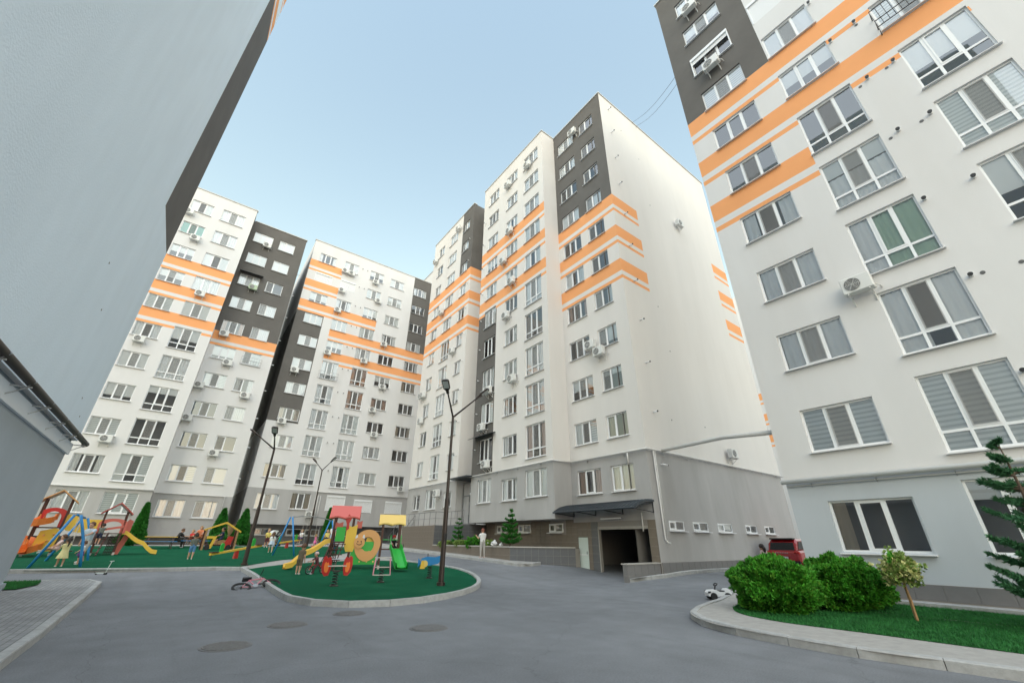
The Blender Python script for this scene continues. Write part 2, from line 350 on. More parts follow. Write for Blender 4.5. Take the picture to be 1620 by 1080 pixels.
def smooth_line(pts, n=4, closed=False):
    P = [Vector((p[0], p[1], 0)) for p in pts]; k = len(P); o = []
    for i in range(k if closed else k-1):
        a, b, c, d = (P[(i-1) % k], P[i], P[(i+1) % k], P[(i+2) % k]) if closed else (P[max(i-1, 0)], P[i], P[i+1], P[min(i+2, k-1)])
        for j in range(n):
            t = j/n; q = 0.5*((2*b)+(c-a)*t+(2*a-5*b+4*c-d)*t*t+(3*b-a-3*c+d)*t**3); o.append((q.x, q.y))
    if not closed: o.append((P[-1].x, P[-1].y))
    return o
def resample(pts, L):
    P = [Vector((p[0], p[1])) for p in pts]; out_ = [P[0]]; acc = 0
    for a, b in zip(P, P[1:]):
        d = (b-a).length; t = L-acc
        while t <= d: out_.append(a+(b-a)*t/d); t += L
        acc = d-(t-L)
    if (P[-1]-out_[-1]).length > 0.25: out_.append(P[-1])
    return out_
def kerb(label, pts, top=0.14, w=0.15, L=1.0, side=1):
    """kerb stones one by one along the outer line pts; side=1: body lies to the left of the line"""
    root = thing('kerb', label, 'kerb', (0, 0, 0), kind='structure')
    q = resample(pts, L); n = len(q)
    for i in range(n-1):
        a, b = q[i], q[i+1]; d = (b-a).normalized()
        def nrm(k):
            t = (q[min(k+1, n-1)]-q[max(k-1, 0)]).normalized(); return Vector((-t.y, t.x))*side
        a2, b2 = a+d*0.005, b-d*0.005; na, nb = nrm(i), nrm(i+1); mb = MB(); j = rng.uniform(-.004, .004)
        vs = []
        for p, nn in ((a2, na), (b2, nb)):
            z = T(p.x, p.y)
            for off, hz in ((0, -.2), (0, top-.02), (.02, top), (w, top), (w, -.2)):
                c = p+nn*(off+j); vs.append((c.x, c.y, z+hz+(j if hz > 0 else 0)))
        mb.add(vs, [(0, 5, 6, 1), (1, 6, 7, 2), (2, 7, 8, 3), (3, 8, 9, 4), (4, 3, 2, 1, 0), (5, 6, 7, 8, 9)])
        mb.build('kerb_stone', 'concrete', root)
    return root
# ------------------------------------------------------------------ buildings
WALLM = ['plaster_white', 'plaster_grey', 'plaster_dark', 'plaster_orange', 'roofing', 'room', 'tile_grey', 'grout', 'coping', 'plaster_cool', 'plaster_coolgrey', 'plaster_rgrey', 'plaster_warm_glow']
PW, PG, PD, PO, RF, RM = 0, 1, 2, 3, 4, 5
ROT = {'y-': 0.0, 'x-': -math.pi/2, 'x+': math.pi/2}
def PP(pl, W, u, z, d=0.0):
    return (W-d, u, z) if pl == 'x-' else (u, W-d, z) if pl == 'y-' else (W+d, u, z)
class Bld:
    def __init__(s, label, loc, name='apartment_building'):
        s.root = thing(name, label, 'building', loc); s.loc = Vector(loc); s.off = tuple(-s.loc); s.wall = MB(); s.inn = MB(); s.cop = MB(); s.label = label
    def part(s, name, mb, m, smooth=False): return mb.build(name, m, s.root, s.off, 0, smooth)
    def at(s, p): return tuple(Vector(p)-s.loc)
    def finish(s):
        s.part('wall', s.wall, WALLM)
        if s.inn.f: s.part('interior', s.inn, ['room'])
        if s.cop.f: s.part('roof_coping', s.cop, ['coping'])

WC = {}
def lights(typ, w, h):
    """rectangles of the glass lights (x0,x1,z0,z1,is_sash)"""
    e = .055; m = .075; out_ = []
    if typ == '2': cols = [-w/2+e, -w*.06, w/2-e]
    elif typ == '1': cols = [-w/2+e, w/2-e]
    else: cols = [-w/2+e, -w/6+.0, w/6, w/2-e]
    rows = [(e, h-e)]
    if typ == 'T': rows = [(e, h*.235), (h*.235+m, h-e)]
    for k in range(len(cols)-1):
        x0 = cols[k]+(m/2 if k else 0); x1 = cols[k+1]-(m/2 if k < len(cols)-2 else 0)
        for ri, (z0, z1) in enumerate(rows):
            sash = (ri == len(rows)-1) and ((typ in '3T' and k == 1) or (typ == '2' and k == 0))
            out_.append((x0, x1, z0, z1, sash))
    return out_
def win_meshes(typ, w, h):
    key = (typ, round(w, 2), round(h, 2))
    if key in WC: return WC[key]
    ls = lights(typ, w, h); fr = MB(); d = .07
    xs = sorted({-w/2, w/2} | {round(l[0], 4) for l in ls} | {round(l[1], 4) for l in ls})
    zs = sorted({0, h} | {round(l[2], 4) for l in ls} | {round(l[3], 4) for l in ls})
    for i in range(len(xs)-1):
        run = None
        for j in range(len(zs)-1):
            cx, cz = (xs[i]+xs[i+1])/2, (zs[j]+zs[j+1])/2
            solid = not any(l[0] < cx < l[1] and l[2] < cz < l[3] for l in ls)
            if solid:
                if run is None: run = zs[j]
            if (not solid or j == len(zs)-2) and run is not None:
                fr.box(xs[i], 0, run, xs[i+1], d, zs[j+1] if solid else zs[j]); run = None
    panes = []; scr = []
    for x0, x1, z0, z1, sash in ls:
        if sash:
            b = .05
            for q in ((x0, z0, x1, z0+b), (x0, z1-b, x1, z1), (x0, z0+b, x0+b, z1-b), (x1-b, z0+b, x1, z1-b)):
                fr.box(q[0]+.001, -.012, q[1]+.001, q[2]-.001, .055, q[3]-.001)
            panes.append(MB().quad((x0+b, .03, z0+b), (x1-b, .03, z0+b), (x1-b, .03, z1-b), (x0+b, .03, z1-b)).mesh('pane', 'glass'))
            scr.append(MB().quad((x0+.02, -.022, z0+.02), (x1-.02, -.022, z0+.02), (x1-.02, -.022, z1-.02), (x0+.02, -.022, z1-.02)).mesh('insect_screen', 'screen'))
        else:
            panes.append(MB().quad((x0, .03, z0), (x1, .03, z0), (x1, .03, z1), (x0, .03, z1)).mesh('pane', 'glass'))
    sill = MB().add([(-w/2-.05, -.20, -.035), (w/2+.05, -.20, -.035), (w/2+.05, .0, -.012), (-w/2-.05, .0, -.012), (-w/2-.05, -.20, -.06), (w/2+.05, -.20, -.06), (w/2+.05, .0, -.04), (-w/2-.05, .0, -.04)],
                    [(0, 1, 2, 3), (7, 6, 5, 4), (0, 4, 5, 1), (1, 5, 6, 2), (3, 7, 4, 0), (2, 6, 7, 3)]).mesh('sill', 'sill_metal')
    WC[key] = (fr.mesh('window', 'pvc'), panes, scr, sill); return WC[key]
CC = {}
def cover(kind, x0, x1, z0, z1, m):
    key = (kind, round(x0, 2), round(x1, 2), round(z0, 2), round(z1, 2), m)
    if key in CC: return CC[key]
    b = MB(); r = random.Random(hash(key[1:5]) & 0xffff)
    if kind == 'flat': b.quad((x0, .075, z0), (x1, .075, z0), (x1, .075, z1), (x0, .075, z1)); nm = 'blind'
    else:
        n = max(6, int((x1-x0)/.035)); ph = r.uniform(0, 6); pts = []
        for i in range(n+1):
            x = x0+(x1-x0)*i/n; y = .105+.018*math.sin(x*38+ph+1.5*math.sin(x*5))+.008*math.sin(x*90)
            pts += [(x, y, z0), (x, y*.9+.01, z1)]
        b.add(pts, [(2*i, 2*i+2, 2*i+3, 2*i+1) for i in range(n)]); nm = 'curtain'
    CC[key] = (nm, b.mesh(nm, m, kind != 'flat')); return CC[key]
def dress(win, typ, w, h, style, r):
    def put(*a): nm, me = cover(*a); link(nm, me, win)
    x = w/2-.05; e = .05
    if style == 'Z': put('flat', -x, x, e, h-e, 'zebra')
    elif style == 'R': put('flat', -x, x, h*r.choice([.05, .05, .25, .45]), h-e, 'roller')
    elif style == 'G': put('flat', -x, x, e, h-e, 'roller_teal')
    elif style == 'S': put('wave', -x, x, e, h-e, 'sheer')
    elif style == 'C':
        k = r.uniform(.15, .3); m = r.choice(['sheer', 'sheer', 'drape_beige', 'sheer', 'drape_rose'])
        put('wave', -x, -x+w*k, e, h-e, m); put('wave', x-w*k, x, e, h-e, m)
    elif style == 'CG': put('wave', -x, -x+w*.28, e, h-e, 'sheer'); put('wave', -x+w*.30, x, e, h-e, 'drape_green')
    elif style == 'CL': put('wave', -x, -x+w*.17, e, h-e, 'drape_beige')
    elif style == 'RC': put('flat', -x, x, h*.68, h-e, 'roller'); put('wave', -x, x, e, h*.66, 'sheer')
    elif style == 'CC': put('wave', -x, -x+w*.36, e, h-e, 'sheer'); put('wave', x-w*.34, x, e, h-e, 'sheer')
    elif style == 'H': put('flat', -x, -x+w*.3, e, h-e, 'roller'); put('flat', x-w*.3, x, e, h-e, 'zebra')
    elif style == 'HD': put('flat', -x, x, h*.72, h-e, 'roller')
def add_window(B, pl, W, u0, u1, z0, z1, typ, style, r, screen=True, rec=.085):
    w, h = u1-u0, z1-z0; fr, panes, scr, sill = win_meshes(typ, w, h)
    win = link('window', fr, B.root, B.at(PP(pl, W, (u0+u1)/2, z0, -rec)), ROT[pl])
    for p in panes: link('pane', p, win)
    link('sill', sill, win)
    if screen:
        for s in scr: link('insect_screen', s, win)
    dress(win, typ, w, h, style, r)
    return win
def add_shutter(B, pl, W, u0, u1, z0, z1, frac=1.0, box=True):
    """white roller shutter drawn down over the opening: slats built one by one in one curtain"""
    w, h = u1-u0, z1-z0; mb = MB(); n = int(h*frac/.055)
    for i in range(n):
        zt = h-i*.055; mb.box(-w/2+.03, -.10, zt-.051, w/2-.03, -.085, zt)
    s = mb.build('roller_shutter', 'shutter_white', B.root, B.at(PP(pl, W, (u0+u1)/2, z0, -.12)), ROT[pl])
    fr = MB()
    fr.box(-w/2-.02, -.17, h-.16 if box else h-.03, w/2+.02, -.08, h+.02); fr.box(-w/2-.02, -.15, 0, -w/2+.03, -.075, h-.16); fr.box(w/2-.03, -.15, 0, w/2+.02, -.075, h-.16)
    fr.build('shutter_box', 'pvc', s)
    return s
def facade(B, pl, W, u0, u1, z0, z1, wins, zones, base=PW, inn=True, rec=.085, seed=1):
    r = random.Random(seed)
    us = sorted({u0, u1} | {q for w in wins for q in (w[0], w[1])} | {min(max(q, u0), u1) for zo in zones for q in (zo[0], zo[1])})
    zs = sorted({z0, z1} | {q for w in wins for q in (w[2], w[3])} | {min(max(q, z0), z1) for zo in zones for q in (zo[2], zo[3])})
    def zm(u, z):
        k = base
        for zo in zones:
            if zo[0] < u < zo[1] and zo[2] < z < zo[3]: k = zo[4]
        return k
    for i in range(len(us)-1):
        for j in range(len(zs)-1):
            a, b, c, d = us[i], us[i+1], zs[j], zs[j+1]
            if b-a < 1e-5 or d-c < 1e-5: continue
            cu, cz = (a+b)/2, (c+d)/2
            if any(w[0] < cu < w[1] and w[2] < cz < w[3] for w in wins): continue
            B.wall.quad(PP(pl, W, a, c), PP(pl, W, b, c), PP(pl, W, b, d), PP(pl, W, a, d), zm(cu, cz))
    for w in wins:
        a, b, c, d = w[:4]; dd = -rec-.1; k = zm(a-.02, (c+d)/2)
        if k == PO: k = base
        q = lambda u, z, e: PP(pl, W, u, z, e)
        for (p1, p2) in (((a, c), (b, c)), ((b, c), (b, d)), ((b, d), (a, d)), ((a, d), (a, c))):
            B.wall.quad(q(*p1, 0), q(*p2, 0), q(*p2, dd), q(*p1, dd), k)
        typ, style = w[4], w[5]
        if typ == 'SH':
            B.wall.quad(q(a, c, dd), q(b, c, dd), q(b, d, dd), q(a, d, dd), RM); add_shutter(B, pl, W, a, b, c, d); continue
        if typ == 'HOLE': continue
        sc = (w[6] if len(w) > 6 else r.random() < .8)
        add_window(B, pl, W, a, b, c, d, typ, style, r, sc, w[7] if len(w) > 7 else rec)
    if inn and wins:
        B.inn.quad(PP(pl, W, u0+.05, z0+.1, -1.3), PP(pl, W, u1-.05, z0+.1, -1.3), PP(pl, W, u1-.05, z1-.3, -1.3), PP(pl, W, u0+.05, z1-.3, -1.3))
def bands(u0, u1, sills):
    z = []
    for s in sills: z += [(u0, u1, s-.95, s, PO), (u0, u1, s-1.54, s-1.29, PO)]
    return z
STY = 'SSSSZZRRRCCDHR'
def column(u0, u1, floors, sill0, pitch, lo, hi, typ, r, styles=STY, special={}):
    """windows of one column; lo/hi: offsets of bottom/top from the sill level"""
    o = []
    for f in floors:
        s = sill0+(f-1)*pitch; st = special.get(f, r.choice(styles)); o.append((u0, u1, s+lo, s+hi, typ, st))
    return o
def cap_line(B, pl, W, u0, u1, z, d=.07, h=.09, back=.35):
    a = PP(pl, W, u0, z, d); b = PP(pl, W, u1, z+h, -back)
    B.cop.box(min(a[0], b[0]), min(a[1], b[1]), z, max(a[0], b[0]), max(a[1], b[1]), z+h)
def gas_pipe(B, pts, r=.06, m='pipe_white', step=1.6, pl='x-', name='gas_pipe'):
    p = B.part(name, MB().tube(pts, r, 10), m, True)
    a = [Vector(q) for q in pts]; d = {'x-': Vector((1, 0, 0)), 'y-': Vector((0, 1, 0)), 'x+': Vector((-1, 0, 0))}[pl]
    for s, e in zip(a, a[1:]):
        L = (e-s).length; n = int(L/step)
        for i in range(n):
            c = s+(e-s)*((i+.5)/n); mb = MB(); mb.beam(c+Vector((0, 0, -r-.01)), c+d*.2+Vector((0, 0, -r-.01)), .03, .02); mb.beam(c+Vector((0, 0, -r-.02)), c+d*.19+Vector((0, 0, -.22)), .02, .02)
            mb.build('pipe_bracket', 'steel', p)
    return p
def vent(B, pl, W, u, z, L=.22, r=.055):
    a, b, c = Vector(PP(pl, W, u, z, 0)), Vector(PP(pl, W, u, z, L)), Vector(PP(pl, W, u, z, L+.05))
    v = B.part('flue_vent', MB().tube([a, b], r, 10), 'pvc', True)
    MB().tube([b, c], [r*1.05, r*1.15], 10).build('vent_cap', 'black', v)
# ---- air conditioners (things of their own)
acm = None
AC_LABELS = set()
ORD = ['ground', 'first', 'second', 'third', 'fourth', 'fifth', 'sixth', 'seventh', 'eighth', 'ninth', 'tenth', 'top']
def ac_mesh(col):
    c = MB().bbox(-.40, -.46, 0, .40, -.16, .56, .02).mesh('case', col)
    g = MB(); g.disc((-.10, -.463, .28), .225, 22, (0, 1, 0), 0, .012)
    for k in range(5): g.tube([(-.10+(.05+.042*k)*math.cos(t*math.pi/9), -.472, .28+(.05+.042*k)*math.sin(t*math.pi/9)) for t in range(19)], .005, 4, 1, False)
    for k in range(6): t = k*math.pi/3; g.beam((-.10, -.474, .28), (-.10+.22*math.cos(t), -.474, .28+.22*math.sin(t)), .008, .008, 1)
    g = g.mesh('fan_grille', ['ac_dark', 'ac_white'])
    b = MB()
    b.beam((0, -.46, -.02), (0, 0, -.02), .03, .035); b.beam((0, -.015, -.04), (0, -.015, -.32), .03, .03); b.beam((0, -.36, -.03), (0, -.02, -.30), .02, .02)
    b = b.mesh('bracket', 'ac_white')
    h = MB().tube([(.42, -.28, .12), (.50, -.22, .06), (.52, -.08, .02), (.50, 0, .12)], .018, 6).mesh('hose', 'pipe_white')
    return c, g, b, h
ACM = {}
def aircon(pl, W, u, z, label, grp, col='ac_white', rz=0.0):
    if col not in ACM: ACM[col] = ac_mesh(col)
    c, g, b, h = ACM[col]
    n = 2; L0 = label
    while label in AC_LABELS: label = L0+[', second of pair', ', third'][n-2]; n += 1
    AC_LABELS.add(label)
    t = thing('air_conditioner', label, 'air conditioner', PP(pl, W, u, z-.28, 0), ROT[pl]+rz, grp)
    link('case', c, t); link('fan_grille', g, t); link('hose', h, t)
    for s in (-.28, .28): link('bracket', b, t, (s, 0, 0))
def ac_set(pl, W, lst, sill0, pitch, cols, bname, off=0.0, colour={}):
    for i, (u, z) in enumerate(lst):
        fl = max(0, min(10, int(round((z-sill0+.45)/pitch+1)))); cn = min(cols, key=lambda c: abs(c[0]-u))[1]
        aircon(pl, W, u, z, f'{colour.get(i, "white")} air conditioner {cn}, {ORD[fl]} floor, {bname}', 'air conditioners on the facades', {'green': 'ac_green'}.get(colour.get(i), 'ac_white'))
# ---- tiles
TC = {}
def tile_wall(parent, off, O, U, V, w, h, tw, th, m, skip=None):
    O, U, V = Vector(O), Vector(U).normalized(), Vector(V).normalized(); nx, ny = max(1, round(w/tw)), max(1, round(h/th)); a, b = w/nx, h/ny; N = U.cross(V)
    for i in range(nx):
        for j in range(ny):
            if skip and skip((i+.5)*a, (j+.5)*b): continue
            key = (m, round(a, 3), round(b, 3), tuple(round(q, 3) for q in (*U, *V)))
            if key not in TC:
                g = .006; TC[key] = MB().prism([(g, g), (a-g, g), (a-g, b-g), (g, b-g)], .024, (0, 0, 0), U, V).mesh('tile', m)
            link('tile', TC[key], parent, tuple(O+U*(i*a)+V*(j*b)+N*.0+Vector(off)))

# ============ R: tall block at the right
r = random.Random(11)
RB = Bld('white apartment block at right edge with dark corner panel and orange bands', (20, -4, .3))
sR, pR = 4.30, 2.857
win = []
win += column(2.92, 4.93, range(1, 11), sR, pR, 0, 1.39, '3', r, special={1: 'Z', 2: 'S', 3: 'S', 4: 'C', 5: 'D', 6: 'D', 7: 'Z', 8: 'HD', 9: 'R', 10: 'S'})
win += column(0.0, 1.83, range(1, 6), sR, pR, -.47, 1.69, 'T', r, special={1: 'Z', 2: 'CC', 3: 'CG', 4: 'RC', 5: 'D'})
win += column(0.0, 1.83, range(6, 8), sR, pR, .1, 1.66, '3', r, special={6: 'R', 7: 'R'})
win += [(0.0, 1.83, sR+7*pR+.1, sR+7*pR+1.66, 'SH', '')]+column(0.0, 1.83, range(9, 11), sR, pR, .1, 1.66, '3', r)
win += column(-3.16, -1.43, range(1, 6), sR, pR, -.47, 1.69, 'T', r, special={1: 'S', 2: 'C', 3: 'R', 4: 'Z', 5: 'R'})
win += column(-3.16, -1.43, range(6, 11), sR, pR, .1, 1.66, '3', r, special={6: 'Z'})
win += [(2.90, 4.92, 1.40, 2.80, '3', 'CL', False), (-.05, 1.84, 1.40, 3.13, '3', 'HD', False), (-3.2, -1.4, 1.40, 3.13, '3', 'C')]
for k in range(2):
    win += column(-6.6-k*3.6, -4.8-k*3.6, range(1, 11), sR, pR, 0, 1.39, '3', r)
zones = [(-14, 5.95, -.2, 3.38, 11), (1.89, 5.95, sR+6*pR, 34, PD)]+bands(-14, 5.95, [sR+6*pR+.05])+bands(-3.2, 5.95, [sR+5*pR+.02])+bands(1.86, 5.95, [sR+4*pR+.02])
facade(RB, 'x-', 16.0, -14, 5.95, -.2, 33.3, win, zones, seed=3)
RB.wall.quad((16, 5.95, -.2), (24, 5.95, -.2), (24, 5.95, 3.38), (16, 5.95, 3.38), PG)
RB.wall.quad((16, 5.95, 3.38), (24, 5.95, 3.38), (24, 5.95, 33.3), (16, 5.95, 33.3), PW)
RB.wall.quad((24, 5.95, -.2), (24, -14, -.2), (24, -14, 33.3), (24, 5.95, 33.3), PW)
RB.wall.quad((24, -14, -.2), (16, -14, -.2), (16, -14, 33.3), (24, -14, 33.3), PW)
RB.wall.quad((16, -14, 33.3), (24, -14, 33.3), (24, 5.95, 33.3), (16, 5.95, 33.3), RF)
cap_line(RB, 'x-', 16.0, -14, 6.02, 33.3); RB.cop.box(16.36, 5.6, 33.3, 24, 6.02, 33.39)
for (u, z) in [(-0.14, 22.82), (-0.13, 19.93), (-0.94, 20.00), (-1.22, 17.06), (-0.47, 17.06), (-1.25, 14.19), (-0.45, 14.22), (-1.25, 11.32), (-0.16, 11.32), (-0.19, 8.42), (-0.13, 5.55)]: vent(RB, 'x-', 16.0, u, z, .10, .052)
for (u, z) in [(-0.2, 16.93), (-1.0, 17.0), (-1.0, 14.1), (-0.2, 14.1), (-0.41, 8.40), (-1.11, 8.35), (-.95, 19.85)]:
    RB.part('core_hole', MB().disc(PP('x-', 16.0, u, z, .004), .055, 12, (1, 0, 0)), 'ac_dark')
gas_pipe(RB, [(15.86, 6.02, 3.44), (15.86, -14, 3.44)], .075)
RB.part('gas_line', MB().tube([(15.93, 5.9, 3.30), (15.93, -14, 3.30)], .02, 8), 'pipe_white', True)
# plinth of large tiles + apron
pb = RB.part('plinth', MB().box(15.955, -14, 0, 16.0, 5.99, .69), 'grout')
tile_wall(pb, (0, 0, 0), (15.955, 5.99, .33), (0, -1, 0), (0, 0, 1), 10.2, .36, .60, .36, 'tile_plinth')
RB.part('apron', MB().box(15.45, -14, 0, 15.95, 6.1, .30), 'concrete')
# balcony with rail at column C
bal = RB.part('balcony_rail', MB(), 'black'); bm_ = MB()
z0 = sR+5*pR+.05
for z in (z0-.1, z0+.25, z0+.85): bm_.tube([(16, -1.35, z), (15.55, -1.35, z), (15.55, -3.25, z), (16, -3.25, z)], .018, 6)
for i in range(12): y = -1.35-i*1.9/11; bm_.tube([(15.55, y, z0-.1), (15.55, y, z0+.85)], .010, 5)
bal.data = bm_.mesh('balcony_rail', 'black')
add_shutter(RB, 'x-', 15.95, 2.92, 4.93, sR+7*pR, sR+7*pR+1.39, .33)
RB.finish()
ac_set('x-', 16.0, [(2.13, 9.23), (4.11, 29.54), (3.98, 23.90)], sR, pR, [(4.0, 'beside leftmost window column'), (2.1, 'between first and second window columns'), (.9, 'at second window column')], 'right edge block')

# ============ M: stepped block in the middle with the garage
MB_ = Bld('stepped white apartment block with garage entrance and dark upper corner', (24, 24, .3))
s1, pM = 6.97, 2.865; ZT = 35.65
sill = lambda f: s1+(f-1)*pM
r = random.Random(5)
w1 = column(16.32, 18.2, range(1, 11), s1, pM, 0, 1.36, '3', r, special={1: 'H', 4: 'C', 2: 'R'})
w1 += column(14.05, 15.58, range(1, 11), s1, pM, 0, 1.34, '2', r, special={10: 'D', 9: 'D', 8: 'D', 6: 'D', 5: 'D', 2: 'HD', 1: 'C'})
w1 += [(16.3, 18.2, 4.1, 5.45, '3', 'C'), (14.03, 15.58, 4.09, 5.44, '2', 'S')]
zones = [(13, 18.8, 0, 6.0, PG), (13, 18.8, sill(7), 40, PD)]+bands(13, 18.8, [sill(7), sill(6), sill(5)])
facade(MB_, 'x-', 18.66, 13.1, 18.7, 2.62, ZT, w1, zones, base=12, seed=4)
r = random.Random(6)
w2 = column(19.32, 21.33, range(1, 6), s1, pM, -.52, 1.64, 'T', r, special={2: 'S', 1: 'C', 3: 'S', 4: 'D', 5: 'S'})+column(19.32, 21.33, range(6, 11), s1, pM, 0, 1.55, '3', r)
w2 += column(22.3, 24.0, range(1, 11), s1, pM, 0, 1.36, '3', r)+column(25.33, 27.05, range(1, 6), s1, pM, -.05, 1.66, '3', r, special={1: 'D'})+column(25.33, 27.05, range(6, 11), s1, pM, 0, 1.4, '3', r)
w2 += [(19.3, 21.4, 4.08, 5.7, '3', 'R'), (22.26, 24.02, 4.03, 5.4, '3', 'C'), (25.3, 27.08, 4.06, 5.67, '3', 'S')]
zones = [(18, 28.1, 0, 6.0, PG), (25.2, 28.1, 6.05, sill(6)-1.54, PD)]+bands(18, 28.1, [sill(8), sill(7), sill(6)])
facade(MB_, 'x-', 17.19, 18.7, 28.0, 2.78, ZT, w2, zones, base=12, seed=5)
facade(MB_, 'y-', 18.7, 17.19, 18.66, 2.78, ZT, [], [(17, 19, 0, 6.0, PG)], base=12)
r = random.Random(8)
w3 = column(30.9, 32.1, range(1, 11), s1, pM, 0, 1.3, '2', r)+column(33.5, 35.35, range(1, 6), s1, pM, -.5, 1.6, 'T', r)+column(33.5, 35.35, range(6, 11), s1, pM, 0, 1.45, '3', r)+column(36.7, 38.1, range(1, 11), s1, pM, 0, 1.35, '2', r)
w3 += [(30.85, 32.2, 4.05, 5.2, '2', 'C'), (33.5, 35.6, 4.02, 5.65, '3', 'CC'), (36.7, 38.1, 4.07, 5.35, '2', 'D')]
zones = [(30, 40, 0, 6.0, PG), (30, 32.4, sill(8), 40, PD)]+bands(30, 40, [sill(8), sill(7), sill(6)])
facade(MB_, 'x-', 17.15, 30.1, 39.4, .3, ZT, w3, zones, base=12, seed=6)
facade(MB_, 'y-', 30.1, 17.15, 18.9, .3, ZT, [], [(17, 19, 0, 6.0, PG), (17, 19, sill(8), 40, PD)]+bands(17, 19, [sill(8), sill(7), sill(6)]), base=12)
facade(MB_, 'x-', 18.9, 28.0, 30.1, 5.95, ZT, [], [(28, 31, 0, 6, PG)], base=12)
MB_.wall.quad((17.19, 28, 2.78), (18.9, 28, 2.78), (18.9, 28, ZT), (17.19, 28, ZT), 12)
MB_.wall.quad((17.19, 18.7, 2.78), (17.19, 28.0, 2.78), (20.2, 28.0, 2.78), (20.2, 18.7, 2.78), PG)      # soffit
# side wall towards the right block
ws = [(19.75, 21.1, 2.16, 2.62, '2', 'D', False, .02), (21.9, 23.4, 2.16, 2.62, '2', 'D', False, .02), (24.4, 26.0, 2.16, 2.62, '2', 'R', False, .02), (27.6, 29.05, 2.16, 2.62, '2', 'D', False, .02), (30.1, 31.5, 2.16, 2.62, '2', 'D', False, .02)]
zones = [(18, 36, 0, 6.0, PG)]+bands(18, 21.5, [sill(7), sill(6), sill(5)])+bands(32.1, 36, [sill(7), sill(6), sill(5)])
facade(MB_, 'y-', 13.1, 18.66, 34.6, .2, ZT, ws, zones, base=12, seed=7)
for a, b in (((34.6, 13.1), (34.6, 39.4)), ((34.6, 39.4), (17.15, 39.4))):
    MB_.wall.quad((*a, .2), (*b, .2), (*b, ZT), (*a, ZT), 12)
MB_.wall.quad((17.19, 18.7, ZT), (34.6, 18.7, ZT), (34.6, 28.0, ZT), (17.19, 28.0, ZT), RF); MB_.wall.quad((18.66, 13.1, ZT), (34.6, 13.1, ZT), (34.6, 18.7, ZT), (18.66, 18.7, ZT), RF)
MB_.wall.quad((18.9, 28, ZT), (34.6, 28, ZT), (34.6, 30.1, ZT), (18.9, 30.1, ZT), RF); MB_.wall.quad((17.15, 30.1, ZT), (34.6, 30.1, ZT), (34.6, 39.4, ZT), (17.15, 39.4, ZT), RF)
cap_line(MB_, 'x-', 18.66, 13.03, 18.69, ZT); MB_.cop.box(19.02, 13.03, ZT, 34.67, 13.4, ZT+.09); cap_line(MB_, 'x-', 17.19, 18.63, 28.05, ZT); MB_.cop.box(17.55, 18.63, ZT, 18.58, 18.9, ZT+.088); cap_line(MB_, 'x-', 17.15, 30.03, 39.45, ZT)
# basement wall of brown tiles behind the planter and round the garage
GZ = -.15
bw = MB()
bw.box(18.68, 17.36, GZ, 18.9, 17.66, 2.62, 7); bw.box(18.68, 17.66, 1.86, 18.9, 18.44, 2.62, 7); bw.box(18.68, 18.44, GZ, 18.9, 28.2, 2.78, 7)
bw.box(18.68, 13.115, GZ, 18.9, 13.58, 2.62, 7); bw.box(18.68, 13.58, 2.36, 18.9, 16.86, 2.62, 7); bw.box(18.68, 16.86, GZ, 18.9, 17.36, 2.62, 7)
bwo = MB_.part('basement_wall', bw, WALLM)
o0 = (24, 24, .3)
def mt(O, U, V, w, h, tw, th, m, skip=None): tile_wall(bwo, (0, 0, 0), O, U, V, w, h, tw, th, m, skip)
mt((18.672, 17.36, GZ), (0, -1, 0), (0, 0, 1), .5, 2.77, .5, .40, 'tile_grey')
mt((18.672, 13.58, GZ), (0, -1, 0), (0, 0, 1), .46, 2.77, .48, .40, 'tile_brown')
mt((18.672, 17.66, GZ), (0, -1, 0), (0, 0, 1), .30, 2.77, .3, .40, 'tile_brown')
mt((18.672, 18.44, 1.86), (0, -1, 0), (0, 0, 1), .78, .76, .39, .38, 'tile_brown')
bwin = [(19.56, 20.79), (22.61, 23.91), (25.2, 26.4)]
mt((18.672, 28.2, .4), (0, -1, 0), (0, 0, 1), 9.76, 2.38, .46, .40, 'tile_brown', lambda a, b: any(w0-.2 < 28.2-a < w1+.2 and .4+b > 2.0 for w0, w1 in bwin) or b > 2.36)
for w0, w1 in bwin: add_window(MB_, 'x-', 18.50, w0, w1, 2.12, 2.60, '2', 'D', r, False)
# garage: opening, frame, inside
g = MB_.part('garage_frame', MB().box(18.655, 16.83, GZ, 18.72, 16.865, 2.36).box(18.69, 13.58, GZ, 18.73, 13.60, 2.36).box(18.69, 13.60, 2.22, 18.74, 16.83, 2.37), 'stone_cap')
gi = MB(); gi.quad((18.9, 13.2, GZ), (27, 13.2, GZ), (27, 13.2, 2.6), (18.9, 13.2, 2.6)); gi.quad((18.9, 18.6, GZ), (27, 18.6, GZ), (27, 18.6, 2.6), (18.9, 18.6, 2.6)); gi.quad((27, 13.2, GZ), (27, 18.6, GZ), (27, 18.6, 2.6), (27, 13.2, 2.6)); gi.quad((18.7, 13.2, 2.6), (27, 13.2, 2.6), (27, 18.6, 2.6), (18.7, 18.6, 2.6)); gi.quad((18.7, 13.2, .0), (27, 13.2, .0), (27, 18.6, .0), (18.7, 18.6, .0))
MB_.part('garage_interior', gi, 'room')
gp = MB_.part('garage_partition', MB().box(22.0, 13.3, 0, 22.15, 15.3, 2.5), 'plaster_white')
MB().box(21.97, 13.3, .75, 21.995, 15.3, 1.02).build('red_stripe', 'paint_red', gp)
MB().prism([(.17*math.cos(t*.35), .07*math.sin(t*.35)) for t in range(18)], .012, (21.955, 14.4, .93), (0, -1, 0), (0, 0, 1)).build('blue_sign', 'paint_blue', gp)
dr = MB_.part('basement_door', MB().box(18.70, 17.68, .0, 18.76, 18.42, 1.84), 'door_pale')
